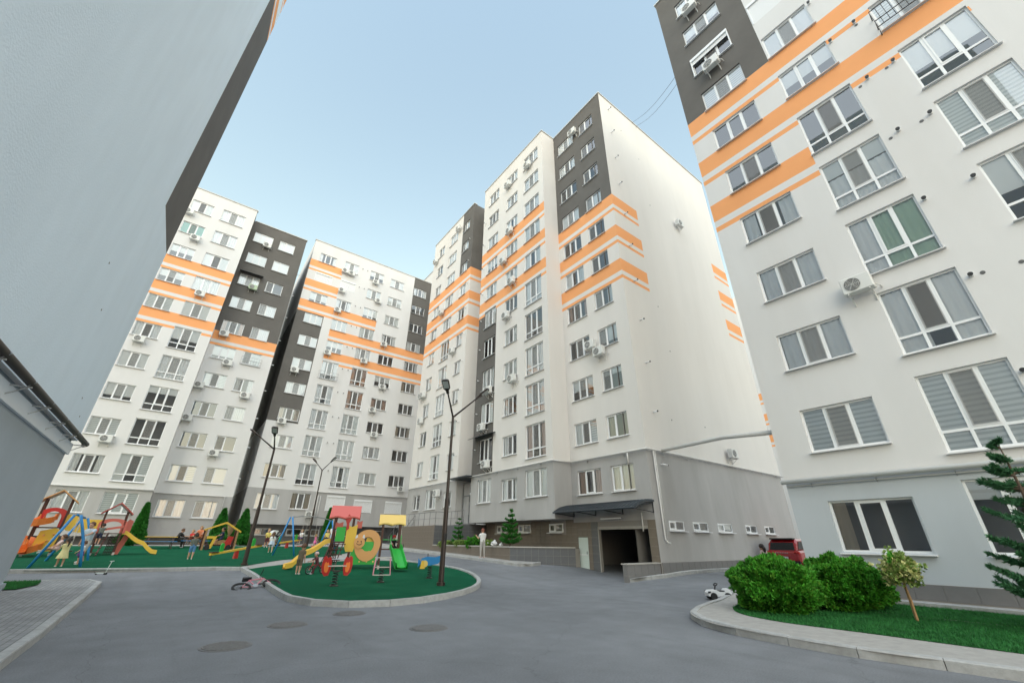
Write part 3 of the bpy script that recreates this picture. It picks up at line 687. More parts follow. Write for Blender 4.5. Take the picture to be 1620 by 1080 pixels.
MB().box(18.685, 17.72, .95, 18.698, 18.38, .99).build('door_rail', 'pvc', dr)
MB().beam((18.66, 17.78, 1.0), (18.66, 17.78, 1.14), .03).build('door_handle', 'steel', dr)
# canopy over the garage
cn = MB(); N = 26
y0, y1 = 13.02, 20.1
prof = [(18.66, 3.52), (18.1, 3.50), (17.5, 3.36), (17.05, 3.14)]
for i in range(len(prof)-1):
    (xa, za), (xb, zb) = prof[i], prof[i+1]
    ya = y1 if xb < 17.18 else 18.69
    cn.add([(xa, y0, za), (xa, 18.69, za), (xb, 18.69, zb), (xb, y0, zb), (xa, y0, za-.10), (xa, 18.69, za-.10), (xb, 18.69, zb-.10), (xb, y0, zb-.10)], [(0, 1, 2, 3), (7, 6, 5, 4), (3, 2, 6, 7), (0, 3, 7, 4), (1, 5, 6, 2)])
co = MB_.part('canopy', cn, 'metal_roof')
for i in range(N):
    y = y0+.1+(18.6-y0-.1)*i/(N-1); rb = MB()
    rb.tube([(x, y, z+.012) for x, z in prof], .022, 6); rb.build('canopy_rib', 'metal_roof', co)
for y in (13.1, 15.0, 16.9, 18.6):
    fb = MB(); fb.beam((17.1, y, 3.06), (18.64, y, 2.94), .035); fb.beam((18.62, y, 2.94), (18.62, y, 3.46), .035); fb.beam((17.1, y, 3.06), (18.62, y, 3.40), .025); fb.build('canopy_truss', 'black', co)
MB().tube([(17.04, y0, 3.09), (17.04, 18.69, 3.09)], .05, 8).build('canopy_gutter', 'metal_roof', co)
MB().box(18.3, 15.0, 2.70, 18.45, 16.3, 2.76).build('strip_light', 'pvc', co)
# pipes
gas_pipe(MB_, [(18.52, 18.6, 6.02), (18.52, 13.12, 6.02), (18.55, 12.98, 6.02), (18.7, 12.96, 6.02), (34.6, 12.96, 6.02)], .055, step=2.2)
gas_pipe(MB_, [(17.05, 28, 6.0), (17.05, 18.6, 6.02), (18.4, 18.56, 6.02)], .05, step=2.0)
gas_pipe(MB_, [(17.0, 39.3, 6.0), (17.0, 30.0, 6.0)], .04, step=2.5)
MB_.part('downpipe', MB().tube([(19.1, 12.98, 6.0), (19.1, 12.98, 1.75), (19.15, 12.9, 1.6), (19.3, 12.86, 1.58)], .04, 8).tube([(19.25, 12.99, 6.0), (19.25, 12.99, 1.8)], .03, 8), 'pipe_white', True)
MB_.part('downpipe', MB().tube([(18.5, 14.2, 5.95), (18.5, 14.2, 5.4)], .035, 8), 'pipe_white', True)
MB_.part('downpipe', MB().tube([(18.5, 13.75, 2.95), (18.5, 13.75, 2.1)], .03, 8), 'pipe_white', True)
for (u, z) in [(19.76, 34.45), (19.74, 31.56), (19.75, 28.62), (19.73, 25.78), (19.85, 22.86), (19.85, 19.99), (19.81, 17.05), (19.85, 14.12), (19.80, 11.21), (19.79, 8.20)]: vent(MB_, 'y-', 13.1, u, z, .28, .045)
for (u, z) in [(21.2, 33.0), (23.2, 31.0), (23.6, 26.0), (22.2, 16.0), (22.7, 12.8), (21.55, 8.05), (25.2, 8.2)]: MB_.part('core_hole', MB().disc(PP('y-', 13.1, u, z, .004), .045, 10, (0, 1, 0)), 'ac_dark')
for z in [sill(k)+1.0 for k in range(1, 10)]: vent(MB_, 'x-', 17.19, 27.55, z, .2, .045); vent(MB_, 'x-', 17.15, 30.5, z, .2, .04)
# security camera at the corner
sc = MB_.part('security_camera', MB().tube([(19.77, 13.1, 5.32), (19.77, 12.95, 5.32)], .03, 8).tube([(19.72, 12.95, 5.33), (19.95, 12.8, 5.28)], .05, 8), 'pvc', True)
MB().tube([(19.95, 12.8, 5.28), (19.98, 12.78, 5.27)], .04, 8).build('lens', 'black', sc)
# entrance: glazed door, canopy
en = MB_.part('entrance_door', MB().box(17.75, 28.02, 2.7, 17.82, 28.1, 5.75).box(17.75, 30.0, 2.7, 17.82, 30.08, 5.75).box(17.75, 28.1, 5.67, 17.82, 30.0, 5.75).box(17.75, 28.1, 4.75, 17.82, 30.0, 4.83).box(17.75, 29.03, 2.7, 17.82, 29.11, 4.75).box(17.75, 28.1, 2.7, 17.82, 29.03, 2.8).box(17.75, 29.11, 2.7, 17.82, 30.0, 2.8), 'rail_grey')
for a, b, c, d in ((28.1, 29.03, 2.8, 4.75), (29.11, 30.0, 2.8, 4.75), (28.1, 30.0, 4.83, 5.67)): MB().quad((17.785, a, c), (17.785, b, c), (17.785, b, d), (17.785, a, d)).build('pane', 'glass', en)
for y in (28.95, 29.19): MB().tube([(17.7, y, 3.4), (17.7, y, 4.3)], .02, 6).build('door_handle', 'steel', en)
for o in en.children: pass
MB_.part('entrance_wall', MB().box(18.6, 28.0, 2.5, 18.7, 30.1, 5.9).quad((17.2, 28.0, 2.7), (18.6, 28.0, 2.7), (18.6, 30.1, 2.7), (17.2, 30.1, 2.7)), 'plaster_white')
MB_.part('entrance_canopy', MB().box(16.5, 27.6, 5.98, 18.6, 30.4, 6.06), 'metal_roof')
MB_.part('window_awning', MB().add([(17.18, 24.9, 8.95), (17.18, 27.7, 8.95), (16.5, 27.7, 8.72), (16.5, 24.9, 8.72), (17.18, 24.9, 8.92), (17.18, 27.7, 8.92), (16.5, 27.7, 8.69), (16.5, 24.9, 8.69)], [(0, 1, 2, 3), (7, 6, 5, 4), (3, 2, 6, 7), (0, 3, 7, 4), (1, 5, 6, 2)]), 'metal_roof')
MB_.finish()
MC = [(17.2, 'by left window of dark corner section'), (14.8, 'by corner window column'), (20.3, 'by tall bay windows'), (23.1, 'by middle window column'), (26.2, 'by grey strip windows')]
ac_set('x-', 18.66, [(16.09, 33.65), (16.05, 13.09), (15.37, 12.39)], s1, pM, [(15.4, 'between the two corner columns')], 'garage block')
ac_set('x-', 17.19, [(23.12, 26.76), (24.01, 23.96), (22.76, 21.12), (23.49, 18.13), (25.68, 12.32), (26.43, 9.51), (25.67, 6.65), (22.57, 12.38), (23.53, 32.80), (20.50, 32.69)], s1, pM, [(20.3, 'by tall bay windows'), (23.1, 'by middle window column'), (26.2, 'by grey strip windows')], 'garage block')
ac_set('x-', 17.15, [(38.40, 32.52), (33.00, 33.96), (35.42, 23.90), (32.26, 18.16), (37.80, 15.12), (38.3, 15.12), (37.74, 12.38), (32.90, 5.19)], s1, pM, [(31.5, 'right of entrance recess'), (34.4, 'at centre column'), (37.4, 'at far left column')], 'rear garage block')
aircon('y-', 13.1, 27.18, 25.83, 'lone white air conditioner high on the blank side wall of the garage block', 'air conditioners on the facades')
aircon('y-', 13.1, 27.46, 6.77, 'white air conditioner just above the pipe on the blank side wall', 'air conditioners on the facades')

# ============ L1 and L2: blocks closing the far side
L1 = Bld('white apartment block behind the left play tower with dark right part', (-5, 50, 1))
sL, pL = 6.02, 2.86; r = random.Random(21); ZL = 34.6
w = column(-7.55, -5.72, range(1, 11), sL, pL, 0, 1.34, '3', r, special={9: 'G', 1: 'C', 2: 'Z', 3: 'R'})+column(-4.92, -2.88, range(1, 6), sL, pL, -.45, 1.62, 'T', r, special={1: 'H', 2: 'D', 3: 'HD'})+column(-4.92, -2.88, range(6, 11), sL, pL, 0, 1.47, '3', r)
w += column(-11.6, -9.7, range(1, 11), sL, pL, 0, 1.34, '3', r)
w += [(-7.55, -5.72, 3.26, 4.75, '3', 'S'), (-4.92, -2.88, 3.26, 4.75, '3', 'Z')]
fs = lambda f: sL+(f-1)*pL
facade(L1, 'y-', 45.0, -16, -2.1, 1.7, ZL, w, [(-16, 0, 0, 5.0, PG)]+bands(-16, 0, [fs(8), fs(7), fs(6)]), seed=9)
w = column(-1.67, .2, range(1, 11), sL, pL, 0, 1.33, '3', r, special={2: 'D', 1: 'H'})+column(.89, 2.5, range(1, 11), sL, pL, 0, 1.33, '2', r)
w += [(-1.67, .2, 3.19, 4.54, '3', 'S'), (.89, 2.5, 3.19, 4.54, '2', 'S')]
facade(L1, 'y-', 46.65, -2.1, 3.5, 1.7, ZL-.25, w, [(-3, 4, 0, 5.0, PG), (-3, 4, fs(6), 40, PD)]+bands(-3, 4, [fs(6)]), seed=10)
L1.wall.quad((-2.1, 45, 1.7), (-2.1, 46.65, 1.7), (-2.1, 46.65, 5.0), (-2.1, 45, 5.0), PG); L1.wall.quad((-2.1, 45, 5.0), (-2.1, 46.65, 5.0), (-2.1, 46.65, fs(6)), (-2.1, 45, fs(6)), PW); L1.wall.quad((-2.1, 45, fs(6)), (-2.1, 46.65, fs(6)), (-2.1, 46.65, ZL), (-2.1, 45, ZL), PD)
L1.wall.quad((3.5, 46.65, .5), (3.5, 60, .5), (3.5, 60, fs(6)), (3.5, 46.65, fs(6)), PW); L1.wall.quad((3.5, 46.65, fs(6)), (3.5, 60, fs(6)), (3.5, 60, ZL), (3.5, 46.65, ZL-.25), PD)
L1.wall.quad((-16, 45, ZL), (-2.1, 45, ZL), (-2.1, 60, ZL), (-16, 60, ZL), RF); L1.wall.quad((-2.1, 46.65, ZL-.25), (3.5, 46.65, ZL-.25), (3.5, 60, ZL-.25), (-2.1, 60, ZL-.25), RF)
L1.wall.quad((-16, 45, .5), (-16, 60, .5), (-16, 60, ZL), (-16, 45, ZL), PW); L1.wall.quad((-16, 60, .5), (3.5, 60, .5), (3.5, 60, ZL-.25), (-16, 60, ZL), PW)
L1.wall.quad((-16, 45, 1.7), (-2.1, 45, 1.7), (-2.1, 46, 1.7), (-16, 46, 1.7), PG); L1.wall.quad((-16, 46, .5), (-2.1, 46, .5), (-2.1, 46, 1.7), (-16, 46, 1.7), 6); L1.wall.quad((-2.1, 46.65, 1.7), (3.5, 46.65, 1.7), (3.5, 47.4, 1.7), (-2.1, 47.4, 1.7), PG); L1.wall.quad((-2.1, 47.4, .5), (3.5, 47.4, .5), (3.5, 47.4, 1.7), (-2.1, 47.4, 1.7), 6)
cap_line(L1, 'y-', 45.0, -16, -2.03, ZL); cap_line(L1, 'y-', 46.65, -2.02, 3.57, ZL-.25)
gas_pipe(L1, [(-16, 44.9, 5.03), (-2.0, 44.9, 5.03)], .05, step=3, pl='y-'); gas_pipe(L1, [(-2.0, 46.55, 5.0), (2.9, 46.55, 5.0), (2.9, 46.55, 2.0)], .035, step=3, pl='y-')
L1.part('window_awning', MB().add([(-1.8, 46.64, fs(8)+1.62), (.4, 46.64, fs(8)+1.62), (.4, 46.0, fs(8)+1.38), (-1.8, 46.0, fs(8)+1.38), (-1.8, 46.64, fs(8)+1.58), (.4, 46.64, fs(8)+1.58), (.4, 46.0, fs(8)+1.34), (-1.8, 46.0, fs(8)+1.34)], [(0, 1, 2, 3), (7, 6, 5, 4), (3, 2, 6, 7), (0, 3, 7, 4), (1, 5, 6, 2)]), 'black')
rl = MB()
for z in (fs(5)-.05, fs(5)+.3, fs(5)+.65): rl.tube([(.8, 46.65, z), (.8, 46.25, z), (2.6, 46.25, z), (2.6, 46.65, z)], .015, 5)
for k in range(9): x = .8+k*.225; rl.tube([(x, 46.25, fs(5)-.05), (x, 46.25, fs(5)+.65)], .010, 5)
L1.part('window_rail', rl, 'steel')
for k in range(1, 10): vent(L1, 'x+', 3.5, 46.9, fs(k)+.6, .25, .04)
L1.finish()
LC = [(-6.6, 'by leftmost visible window column'), (-3.9, 'by tall window column')]
ac_set('y-', 45.0, [(-7.45, 31.30), (-6.13, 28.52), (-4.10, 22.79), (-6.83, 17.07), (-6.14, 8.56)], sL, pL, LC, 'far left block')
ac_set('y-', 46.65, [(-0.22, 31.61), (-0.21, 25.93), (-1.25, 20.04), (-0.20, 17.14), (2.04, 14.24), (-1.75, 14.50), (-1.75, 11.38), (1.03, 8.58)], sL, pL, [(-.7, 'by wide windows of recessed part'), (1.7, 'by narrow windows of recessed part')], 'far left block', colour={1: 'green'})

L2 = Bld('white apartment block facing the playground with grey strip and four shuttered windows', (12, 53, 1))
sL, pL = 7.07, 2.86; fs = lambda f: sL+(f-1)*pL; r = random.Random(33); ZL2 = 35.7
w = column(5.45, 7.42, list(range(1, 9))+[10], sL, pL, 0, 1.27, '3', r)+[(5.45, 7.42, fs(9), fs(9)+1.27, 'SH', ''), (8.48, 10.28, fs(9), fs(9)+1.4, 'SH', '')]
w += column(8.48, 10.28, range(1, 6), sL, pL, -.47, 1.62, 'T', r, special={4: 'CC'})+column(8.48, 10.28, [6, 7, 8, 10], sL, pL, 0, 1.4, '3', r)
w += column(11.85, 13.7, range(1, 6), sL, pL, -.5, 1.62, 'T', r, special={4: 'C', 1: 'CC'})+column(11.85, 13.7, range(6, 11), sL, pL, 0, 1.4, '3', r)
w += column(14.7, 16.64, range(1, 11), sL, pL, 0, 1.27, '3', r)+column(18.16, 20.07, range(1, 11), sL, pL, 0, 1.27, '3', r, styles='CCDSCD')
w += [(5.45, 7.42, 4.2, 5.57, '3', 'S'), (8.48, 10.28, 4.3, 5.8, '3', 'C'), (11.85, 13.7, 4.25, 5.75, 'SH', ''), (14.7, 16.64, 4.2, 5.5, 'SH', ''), (18.16, 20.07, 4.2, 5.5, 'SH', '')]
zones = [(4, 25, 0, 6.05, PG), (4.5, 7.5, fs(3)-.25, fs(8)-1.54, PD), (18.06, 21, fs(7), 40, PD)]
zones += bands(4.5, 8.4, [fs(10), fs(9)])+bands(4.5, 13.7, [fs(8)])+bands(8.45, 21, [fs(7), fs(6)])
facade(L2, 'y-', 47.6, 4.55, 20.8, 2.88, ZL2, w, zones, seed=12)
for z0, z1, k in ((.5, 2.88, 6), (2.88, 6.05, PG), (6.05, fs(3)-.25, PW), (fs(3)-.25, fs(8)-1.54, PD), (fs(8)-1.54, ZL2, PW)):
    L2.wall.quad((4.55, 47.6, z0), (4.55, 62, z0), (4.55, 62, z1), (4.55, 47.6, z1), k)
L2.wall.quad((20.8, 47.6, .5), (20.8, 62, .5), (20.8, 62, ZL2), (20.8, 47.6, ZL2), PW); L2.wall.quad((4.55, 62, .5), (20.8, 62, .5), (20.8, 62, ZL2), (4.55, 62, ZL2), PW)
L2.wall.quad((4.55, 47.6, ZL2), (20.8, 47.6, ZL2), (20.8, 62, ZL2), (4.55, 62, ZL2), RF); L2.wall.quad((4.55, 47.6, 2.88), (20.8, 47.6, 2.88), (20.8, 49.3, 2.88), (4.55, 49.3, 2.88), PG)
bw2 = [(6.2, 7.6), (9.0, 10.4), (10.7, 12.1), (14, 15.3), (17.5, 18.8)]
facade(L2, 'y-', 49.2, 4.55, 20.8, .5, 2.88, [(a, b, 1.95, 2.55, '2', 'D', False, .02) for a, b in bw2], [], base=6)
cap_line(L2, 'y-', 47.6, 4.48, 20.87, ZL2)
gas_pipe(L2, [(10.7, 47.5, 2.9), (10.7, 47.5, 6.02), (20.7, 47.5, 6.02)], .045, step=3, pl='y-')
L2.part('downpipe', MB().tube([(10.95, 47.52, 2.9), (10.95, 47.52, 5.7)], .035, 6).tube([(11.2, 47.52, 2.9), (11.2, 47.52, 5.7)], .03, 6), 'pipe_white', True)
rl = MB()
for z in (fs(5)-.5, fs(5)-.1, fs(5)+.25): rl.tube([(8.3, 47.6, z), (8.3, 47.2, z), (10.4, 47.2, z), (10.4, 47.6, z)], .014, 5)
for k in range(11): x = 8.3+k*.21; rl.tube([(x, 47.2, fs(5)-.5), (x, 47.2, fs(5)+.25)], .009, 5)
L2.part('window_rail', rl, 'steel')
for f in range(1, 11):
    for x in (10.75, 11.4): vent(L2, 'y-', 47.6, x, fs(f)+1.1, .1, .045)
L2.finish()
ac_set('y-', 47.6, [(8.62, 32.58), (9.45, 32.53), (12.64, 32.51), (8.74, 29.66), (13.39, 29.84), (8.76, 26.83), (8.70, 21.11), (15.01, 24.02), (12.95, 21.14), (5.84, 18.20), (14.92, 15.40), (15.58, 12.57), (15.69, 18.42), (5.90, 12.56), (19.63, 6.90), (10.41, 3.85)], sL, pL,
       [(6.4, 'by leftmost window column'), (9.4, 'by second window column'), (12.8, 'by third window column'), (15.7, 'by fourth window column'), (19.1, 'by rightmost window column')], 'playground block')

# ============ block M4 behind, far block in the gap
M4 = Bld('white roof corner of a block rising behind the playground block', (26, 52, 1))
M4.wall.box(21.2, 44, 1, 32, 53, 38.8, PW); cap_line(M4, 'x-', 21.2, 43.95, 53.05, 38.8); M4.finish()
FB = Bld('sunlit far apartment block glimpsed in the gap between two blocks', (66, 24, 0))
r = random.Random(2); w = []
for k in range(4): w += column(17.5+k*2.6, 18.9+k*2.6, range(0, 11), 6.0, 2.86, 0, 1.35, '2', r)
facade(FB, 'x-', 60, 16, 30, .2, 36, w, bands(16, 30, [6+2.86*5, 6+2.86*4, 6+2.86*3]), seed=14)
FB.wall.box(61.5, 16, .2, 72, 30, 36, PW); FB.finish()

# ============ LB: near block at the left
LB = Bld('near blank plastered wall of the block at left edge with dark corner panel', (-8, 6, 0))
LB_E = 18.8; LB_S = -6
zones = [(15.5, 19, 11.78, 26.5, PD), (15.5, 19, 26.5, 26.75, PO), (15.5, 19, 27.09, 28.04, PO), (15.5, 19, 29.37, 29.62, PO), (15.5, 19, 29.95, 30.9, PO)]
facade(LB, 'x+', -3.2, LB_S, LB_E, 4.36, 33.4, [], zones, base=9)
facade(LB, 'x+', -3.32, LB_S, LB_E-.1, .40, 4.36, [], [], base=10)
LB.wall.quad((-3.2, LB_S, 4.36), (-3.2, LB_E, 4.36), (-3.6, LB_E, 4.36), (-3.6, LB_S, 4.36), PW)
LB.wall.box(-3.4, LB_S, -.1, -3.26, LB_E-.05, .46, 10)
LB.wall.quad((-3.2, LB_E, 4.36), (-16, LB_E, 4.36), (-16, LB_E, 33.4), (-3.2, LB_E, 33.4), PW); LB.wall.quad((-3.32, LB_E-.1, 0), (-16, LB_E-.1, 0), (-16, LB_E-.1, 4.36), (-3.32, LB_E-.1, 4.36), PG)
LB.wall.quad((-16, LB_E, 0), (-16, LB_S, 0), (-16, LB_S, 33.4), (-16, LB_E, 33.4), PW); LB.wall.quad((-16, LB_S, 0), (-3.2, LB_S, 0), (-3.2, LB_S, 33.4), (-16, LB_S, 33.4), PW); LB.wall.quad((-3.2, LB_S, 33.4), (-3.2, LB_E, 33.4), (-16, LB_E, 33.4), (-16, LB_S, 33.4), RF)
LB.part('wall_flashing', MB().box(-3.318, LB_S, 3.93, -3.25, LB_E-.02, 4.24), 'flashing')
gp = LB.part('gas_pipe', MB().tube([(-3.02, LB_S, 4.33), (-3.02, LB_E+.35, 4.33), (-3.1, LB_E+.5, 4.33)], .075, 12), 'pipe_brown', True)
for k in range(14):
    y = LB_E-.1-k*1.75; b = MB(); b.beam((-3.32, y, 4.22), (-2.95, y, 4.22), .03, .025); b.beam((-3.31, y, 4.0), (-3.0, y, 4.21), .025, .02); b.tube([(-3.02, y, 4.24), (-2.93, y, 4.33), (-3.02, y, 4.42), (-3.12, y, 4.36)], .009, 5); b.build('pipe_bracket', 'steel', gp)
for (y, z) in [(17.6, 4.9), (16.9, 5.3), (13.2, 8.0), (14.5, 7.2)]: LB.part('wall_scuff', MB().disc((-3.197, y, z), .03, 8, (1, 0, 0), t=.006), 'ac_dark')
LB.finish()

BB = Bld('plain white unseen block added beyond the right block for reflections', (52, -8, 0))
BB.wall.box(44, -24, -.3, 60, 7, 12, PW); BB.finish()  # unseen box added to fill pane reflections and cover the low horizon
# overhead pipe between the blocks, cables
tag(MB().tube([(19.9, 13.0, 6.06), (17.4, 8.4, 5.6), (16.3, 5.95, 5.20)], .09, 10).build('overhead_pipe', 'pipe_white', smooth=True), 'pale overhead pipe crossing from the garage block to the right block', 'pipe')
for k, (a, b, t) in enumerate([((23.3, 13.2, 35.9), (16.2, 5.9, 26.0), 'upper'), ((23.9, 13.2, 35.9), (16.1, 5.9, 25.2), 'lower')]):
    A, B_ = Vector(a), Vector(b); pts = [A.lerp(B_, i/12)+Vector((0, 0, -.5*math.sin(math.pi*i/12))) for i in range(13)]
    tag(MB().tube(pts, .012, 5).build('overhead_cable', 'black'), f'{t} thin dark cable strung between the two roofs', 'cable', 'cables in the sky')
# ------------------------------------------------------------------ ground surfaces
fr = smooth_line([(3.0, 23.3), (3.12, 21.0), (3.12, 18.3), (3.12, 15.6), (3.25, 14.0), (4.0, 12.85), (5.3, 12.4), (6.9, 12.75), (8.7, 13.9), (10.2, 15.8), (11.2, 18.2), (11.4, 21.0), (10.9, 24.9)], 6)
isl = fr+[(9.6, 27.2), (6.6, 26.3), (4.7, 25.2), (3.7, 24.2)]
tag(drape('play_island', isl, .085, 'turf', 1.0), 'dark green artificial turf on the near rounded island', 'turf')
kerb('grey concrete kerb round the near turf island', fr, .15, .15, 1.0, -1)
pl_f = [(-16, 24.95), (-4.2, 24.85), (-.8, 24.25), (1.6, 24.1), (2.4, 24.0), (2.85, 23.7), (3.0, 23.3)]
main = pl_f[:-2]+[(3.3, 25.2), (5.2, 28.2), (8.6, 31.0), (11.5, 35.0), (12.2, 38.3), (10.0, 41.6), (4, 42.6), (-16, 42.6)]
tag(drape('playground_turf', main, .09, 'turf', 1.5), 'dark green artificial turf of the large far playground', 'turf')
kerb('grey kerb along the front of the large playground', smooth_line(pl_f, 3), .15, .15, 1.0, 1)
path = [(2.4, 24.05), (3.3, 25.2), (5.2, 28.2), (8.6, 31.0), (11.5, 35.0), (12.2, 38.3), (13.4, 37.6), (12.6, 34.3), (10.9, 29.6), (10.9, 24.9), (9.6, 27.2), (6.6, 26.3), (4.7, 25.2), (3.7, 24.2), (3.05, 23.4), (2.85, 23.75)]
tag(drape('path', path, .075, 'concrete_path', 1.5), 'pale paved path between the two turf areas', 'path')
tag(drape('far_walkway', [(-16, 42.6), (4, 42.6), (10.0, 41.6), (12.2, 38.3), (13.0, 40), (14, 44), (20, 47.4), (20, 52), (-16, 52)], .07, 'concrete_path', 2.0), 'pale paved walkway along the far blocks', 'path')
# left pavement
ls = [(-3.3, -8), (-3.3, 18.6), (-3.35, 20.9), (-2.6, 21.05), (-1.75, 20.85), (-1.42, 20.3), (-1.36, 19.4), (-1.33, 9), (-1.33, -8)]
tag(drape('left_pavement', ls, .13, 'pavers', 1.5), 'grey block pavement along the near left wall', 'pavement')
kerb('grey kerb along the left pavement', smooth_line([(-1.33, -6), (-1.33, 9), (-1.35, 19.0), (-1.42, 20.3), (-1.75, 20.85), (-2.6, 21.05), (-6, 21.1)], 4), .14, .14, 1.0, 1)
tag(drape('grass_verge', [(-5, 18.75), (-3.0, 18.55), (-2.75, 19.6), (-2.85, 20.6), (-5, 20.75)], .155, 'lawn_soil', 1.0), 'small green verge beside the left wall corner', 'lawn')
# right pavement and lawn
rk = smooth_line([(26, 9.2), (20, 9.0), (16.4, 8.4), (13.4, 7.6), (11.7, 7.2), (10.35, 6.65), (9.5, 5.75), (9.2, 4.8), (9.1, 3.6), (9.18, 2.5), (9.45, 1.3), (9.6, -2), (9.7, -10)], 5)
tag(drape('right_pavement', rk+[(16.2, -10), (16.2, 6.0), (26, 6.0)], .12, 'concrete_path', 1.5), 'pale pavement curving round the lawn at right', 'pavement')
kerb('grey concrete kerb curving round the right lawn', rk, .145, .15, 1.0, 1)
lw = smooth_line([(15.45, 6.2), (14.2, 6.75), (12.4, 6.6), (11.2, 5.9), (10.75, 4.8), (10.8, 3.5), (10.85, 1.4), (10.9, -3)], 5)+[(12, -10), (15.45, -10)]
tag(drape('lawn', lw, .127, 'lawn_soil', 1.0), 'green mown lawn at the foot of the right block', 'lawn')
def inside(p, poly):
    x, y = p; c = False; n = len(poly)
    for i in range(n):
        (x1, y1), (x2, y2) = poly[i], poly[i-1]
        if (y1 > y) != (y2 > y) and x < (x2-x1)*(y-y1)/(y2-y1)+x1: c = not c
    return c
def blades(name, poly, n, h, m, off, label, bb, seed=3):
    r = random.Random(seed); mb = MB(); k = 0
    while k < n:
        x, y = r.uniform(bb[0], bb[1]), r.uniform(bb[2], bb[3])
        if not inside((x, y), poly): continue
        k += 1; t = r.uniform(0, 6.28); q = h*r.uniform(.5, 1.25); z = T(x, y)+off; ln = r.uniform(.01, .05)
        dx, dy = math.cos(t)*.007, math.sin(t)*.007; t2 = r.uniform(0, 6.28)
        mb.v += [(x-dx, y-dy, z), (x+dx, y+dy, z), (x+math.cos(t2)*ln, y+math.sin(t2)*ln, z+q)]; mb.f.append((3*k-3, 3*k-2, 3*k-1)); mb.m.append(0)
    o = mb.build(name, m); tag(o, label, 'grass', kind='stuff'); return o
blades('lawn_grass', lw, 75000, .05, 'grass', .12, 'short green grass blades on the right lawn', (10.6, 15.5, -4, 7.1))
blades('verge_grass', [(-4.5, 18.75), (-3.0, 18.55), (-2.75, 19.6), (-2.85, 20.6), (-4.5, 20.75)], 5000, .06, 'grass', .15, 'short grass blades on the small left verge', (-4.6, -2.7, 18.5, 20.8))
# pavement along the garage block front, and along its side
mk = [(16.75, 19.5), (15.4, 18.95), (14.8, 19.6), (14.7, 22), (14.6, 26), (14.5, 31), (14.3, 37), (14.2, 41)]
tag(drape('garage_block_pavement', mk+[(15.9, 41), (15.9, 21.0)], .12, 'concrete_path', 1.5), 'narrow pale pavement along the planter wall', 'pavement')
kerb('grey kerb of the narrow pavement by the planter', smooth_line(mk, 3), .15, .15, 1.0, -1)
sk = [(16.25, 13.1), (16.3, 12.6), (17.0, 12.15), (18.5, 12.0), (26, 11.9), (36, 11.9)]
tag(drape('side_pavement', sk+[(36, 13.2), (18.6, 13.2)], .13, 'concrete_path', 1.0), 'pale pavement along the side wall of the garage block', 'pavement')
kerb('grey kerb along the side of the garage block', smooth_line(sk, 3), .15, .15, 1.0, 1)
# manholes
for i, (x, y, lab) in enumerate([(1.22, 9.46, 'round iron manhole cover nearest the left kerb'), (2.44, 10.97, 'round manhole cover left of the turf island tip'), (4.7, 9.02, 'round manhole cover in the road right of centre'), (3.96, 11.75, 'round manhole cover close to the island kerb')]):
    t = thing('manhole_cover', lab, 'manhole', (x, y, T(x, y)), rng.uniform(0, 1), 'manhole covers in the road')
    MB().tube([(0, 0, -.05), (0, 0, .008)], .385, 32).build('rim', 'manhole', t); m = MB().tube([(0, 0, -.05), (0, 0, .018)], .34, 32)
    for k in range(-4, 5): L = math.sqrt(.31**2-(k*.07)**2); m.box(-L, k*.07-.015, .018, L, k*.07+.015, .024)
    m.build('lid', 'manhole', t)
# low wall at the garage corner
lwall = thing('low_wall', 'low tiled wall beside the garage opening', 'wall', (17.4, 13.2, 0))
lw_off = (-17.4, -13.2, 0)
core = MB().box(16.2, 13.12, -.2, 18.6, 13.36, .72).build('core', 'grout', lwall, lw_off)
MB().box(16.15, 13.07, .72, 18.66, 13.41, .77).build('cap', 'stone_cap', lwall, lw_off)
tile_wall(core, (0, 0, 0), (16.2, 13.12, -.12), (1, 0, 0), (0, 0, 1), 2.4, .84, .48, .42, 'tile_plinth'); tile_wall(core, (0, 0, 0), (16.2, 13.36, -.12), (0, -1, 0), (0, 0, 1), .24, .84, .24, .42, 'tile_plinth')
spl = thing('wall_plinth', 'tiled plinth along the side of the garage block', 'plinth', (26, 13.05, .3)); so = (-26, -13.05, -.3)
core = MB().box(18.7, 13.05, .1, 34.6, 13.098, .76).build('core', 'grout', spl, so)
tile_wall(core, (0, 0, 0), (18.7, 13.05, .34), (1, 0, 0), (0, 0, 1), 15.9, .42, .53, .42, 'tile_plinth')
# planter
XF = 15.8
plr = thing('planter', 'long tiled planter wall with pale coping in front of the garage block', 'planter', (16, 25, .5)); po = (-16, -25, -.5)
core = MB(); core.box(XF, 21.1, 0, XF+.2, 30.7, 1.28)
D0, D1 = Vector((XF, 21.1, 0)), Vector((18.34, 18.36, 0)); dd = (D1-D0).normalized(); nn = Vector((dd.y, -dd.x, 0))
if nn.x > 0: nn = -nn
ii = -nn*.2
core.add([D0, D1, D1+ii, D0+ii, D0+Vector((0, 0, 1.28)), D1+Vector((0, 0, 1.28)), D1+ii+Vector((0, 0, 1.28)), D0+ii+Vector((0, 0, 1.28))], [(0, 1, 5, 4), (1, 2, 6, 5), (2, 3, 7, 6), (4, 5, 6, 7)])
core.add([(D1.x, D1.y, -.2), (18.68, D1.y, -.2), (18.68, D1.y, 1.28), (D1.x, D1.y, 1.28)], [(0, 1, 2, 3)])
core = core.build('core', 'grout', plr, po)
cap = MB().box(XF-.06, 21.1, 1.28, XF+.26, 30.7, 1.345)
a, b = D0+nn*.06, D1+nn*.06; c, d = D1+ii*1.3, D0+ii*1.3
cap.add([(p.x, p.y, 1.28) for p in (a, b, c, d)]+[(p.x, p.y, 1.343) for p in (a, b, c, d)], [(3, 2, 1, 0), (4, 5, 6, 7), (0, 1, 5, 4), (1, 2, 6, 5), (2, 3, 7, 6), (3, 0, 4, 7)])
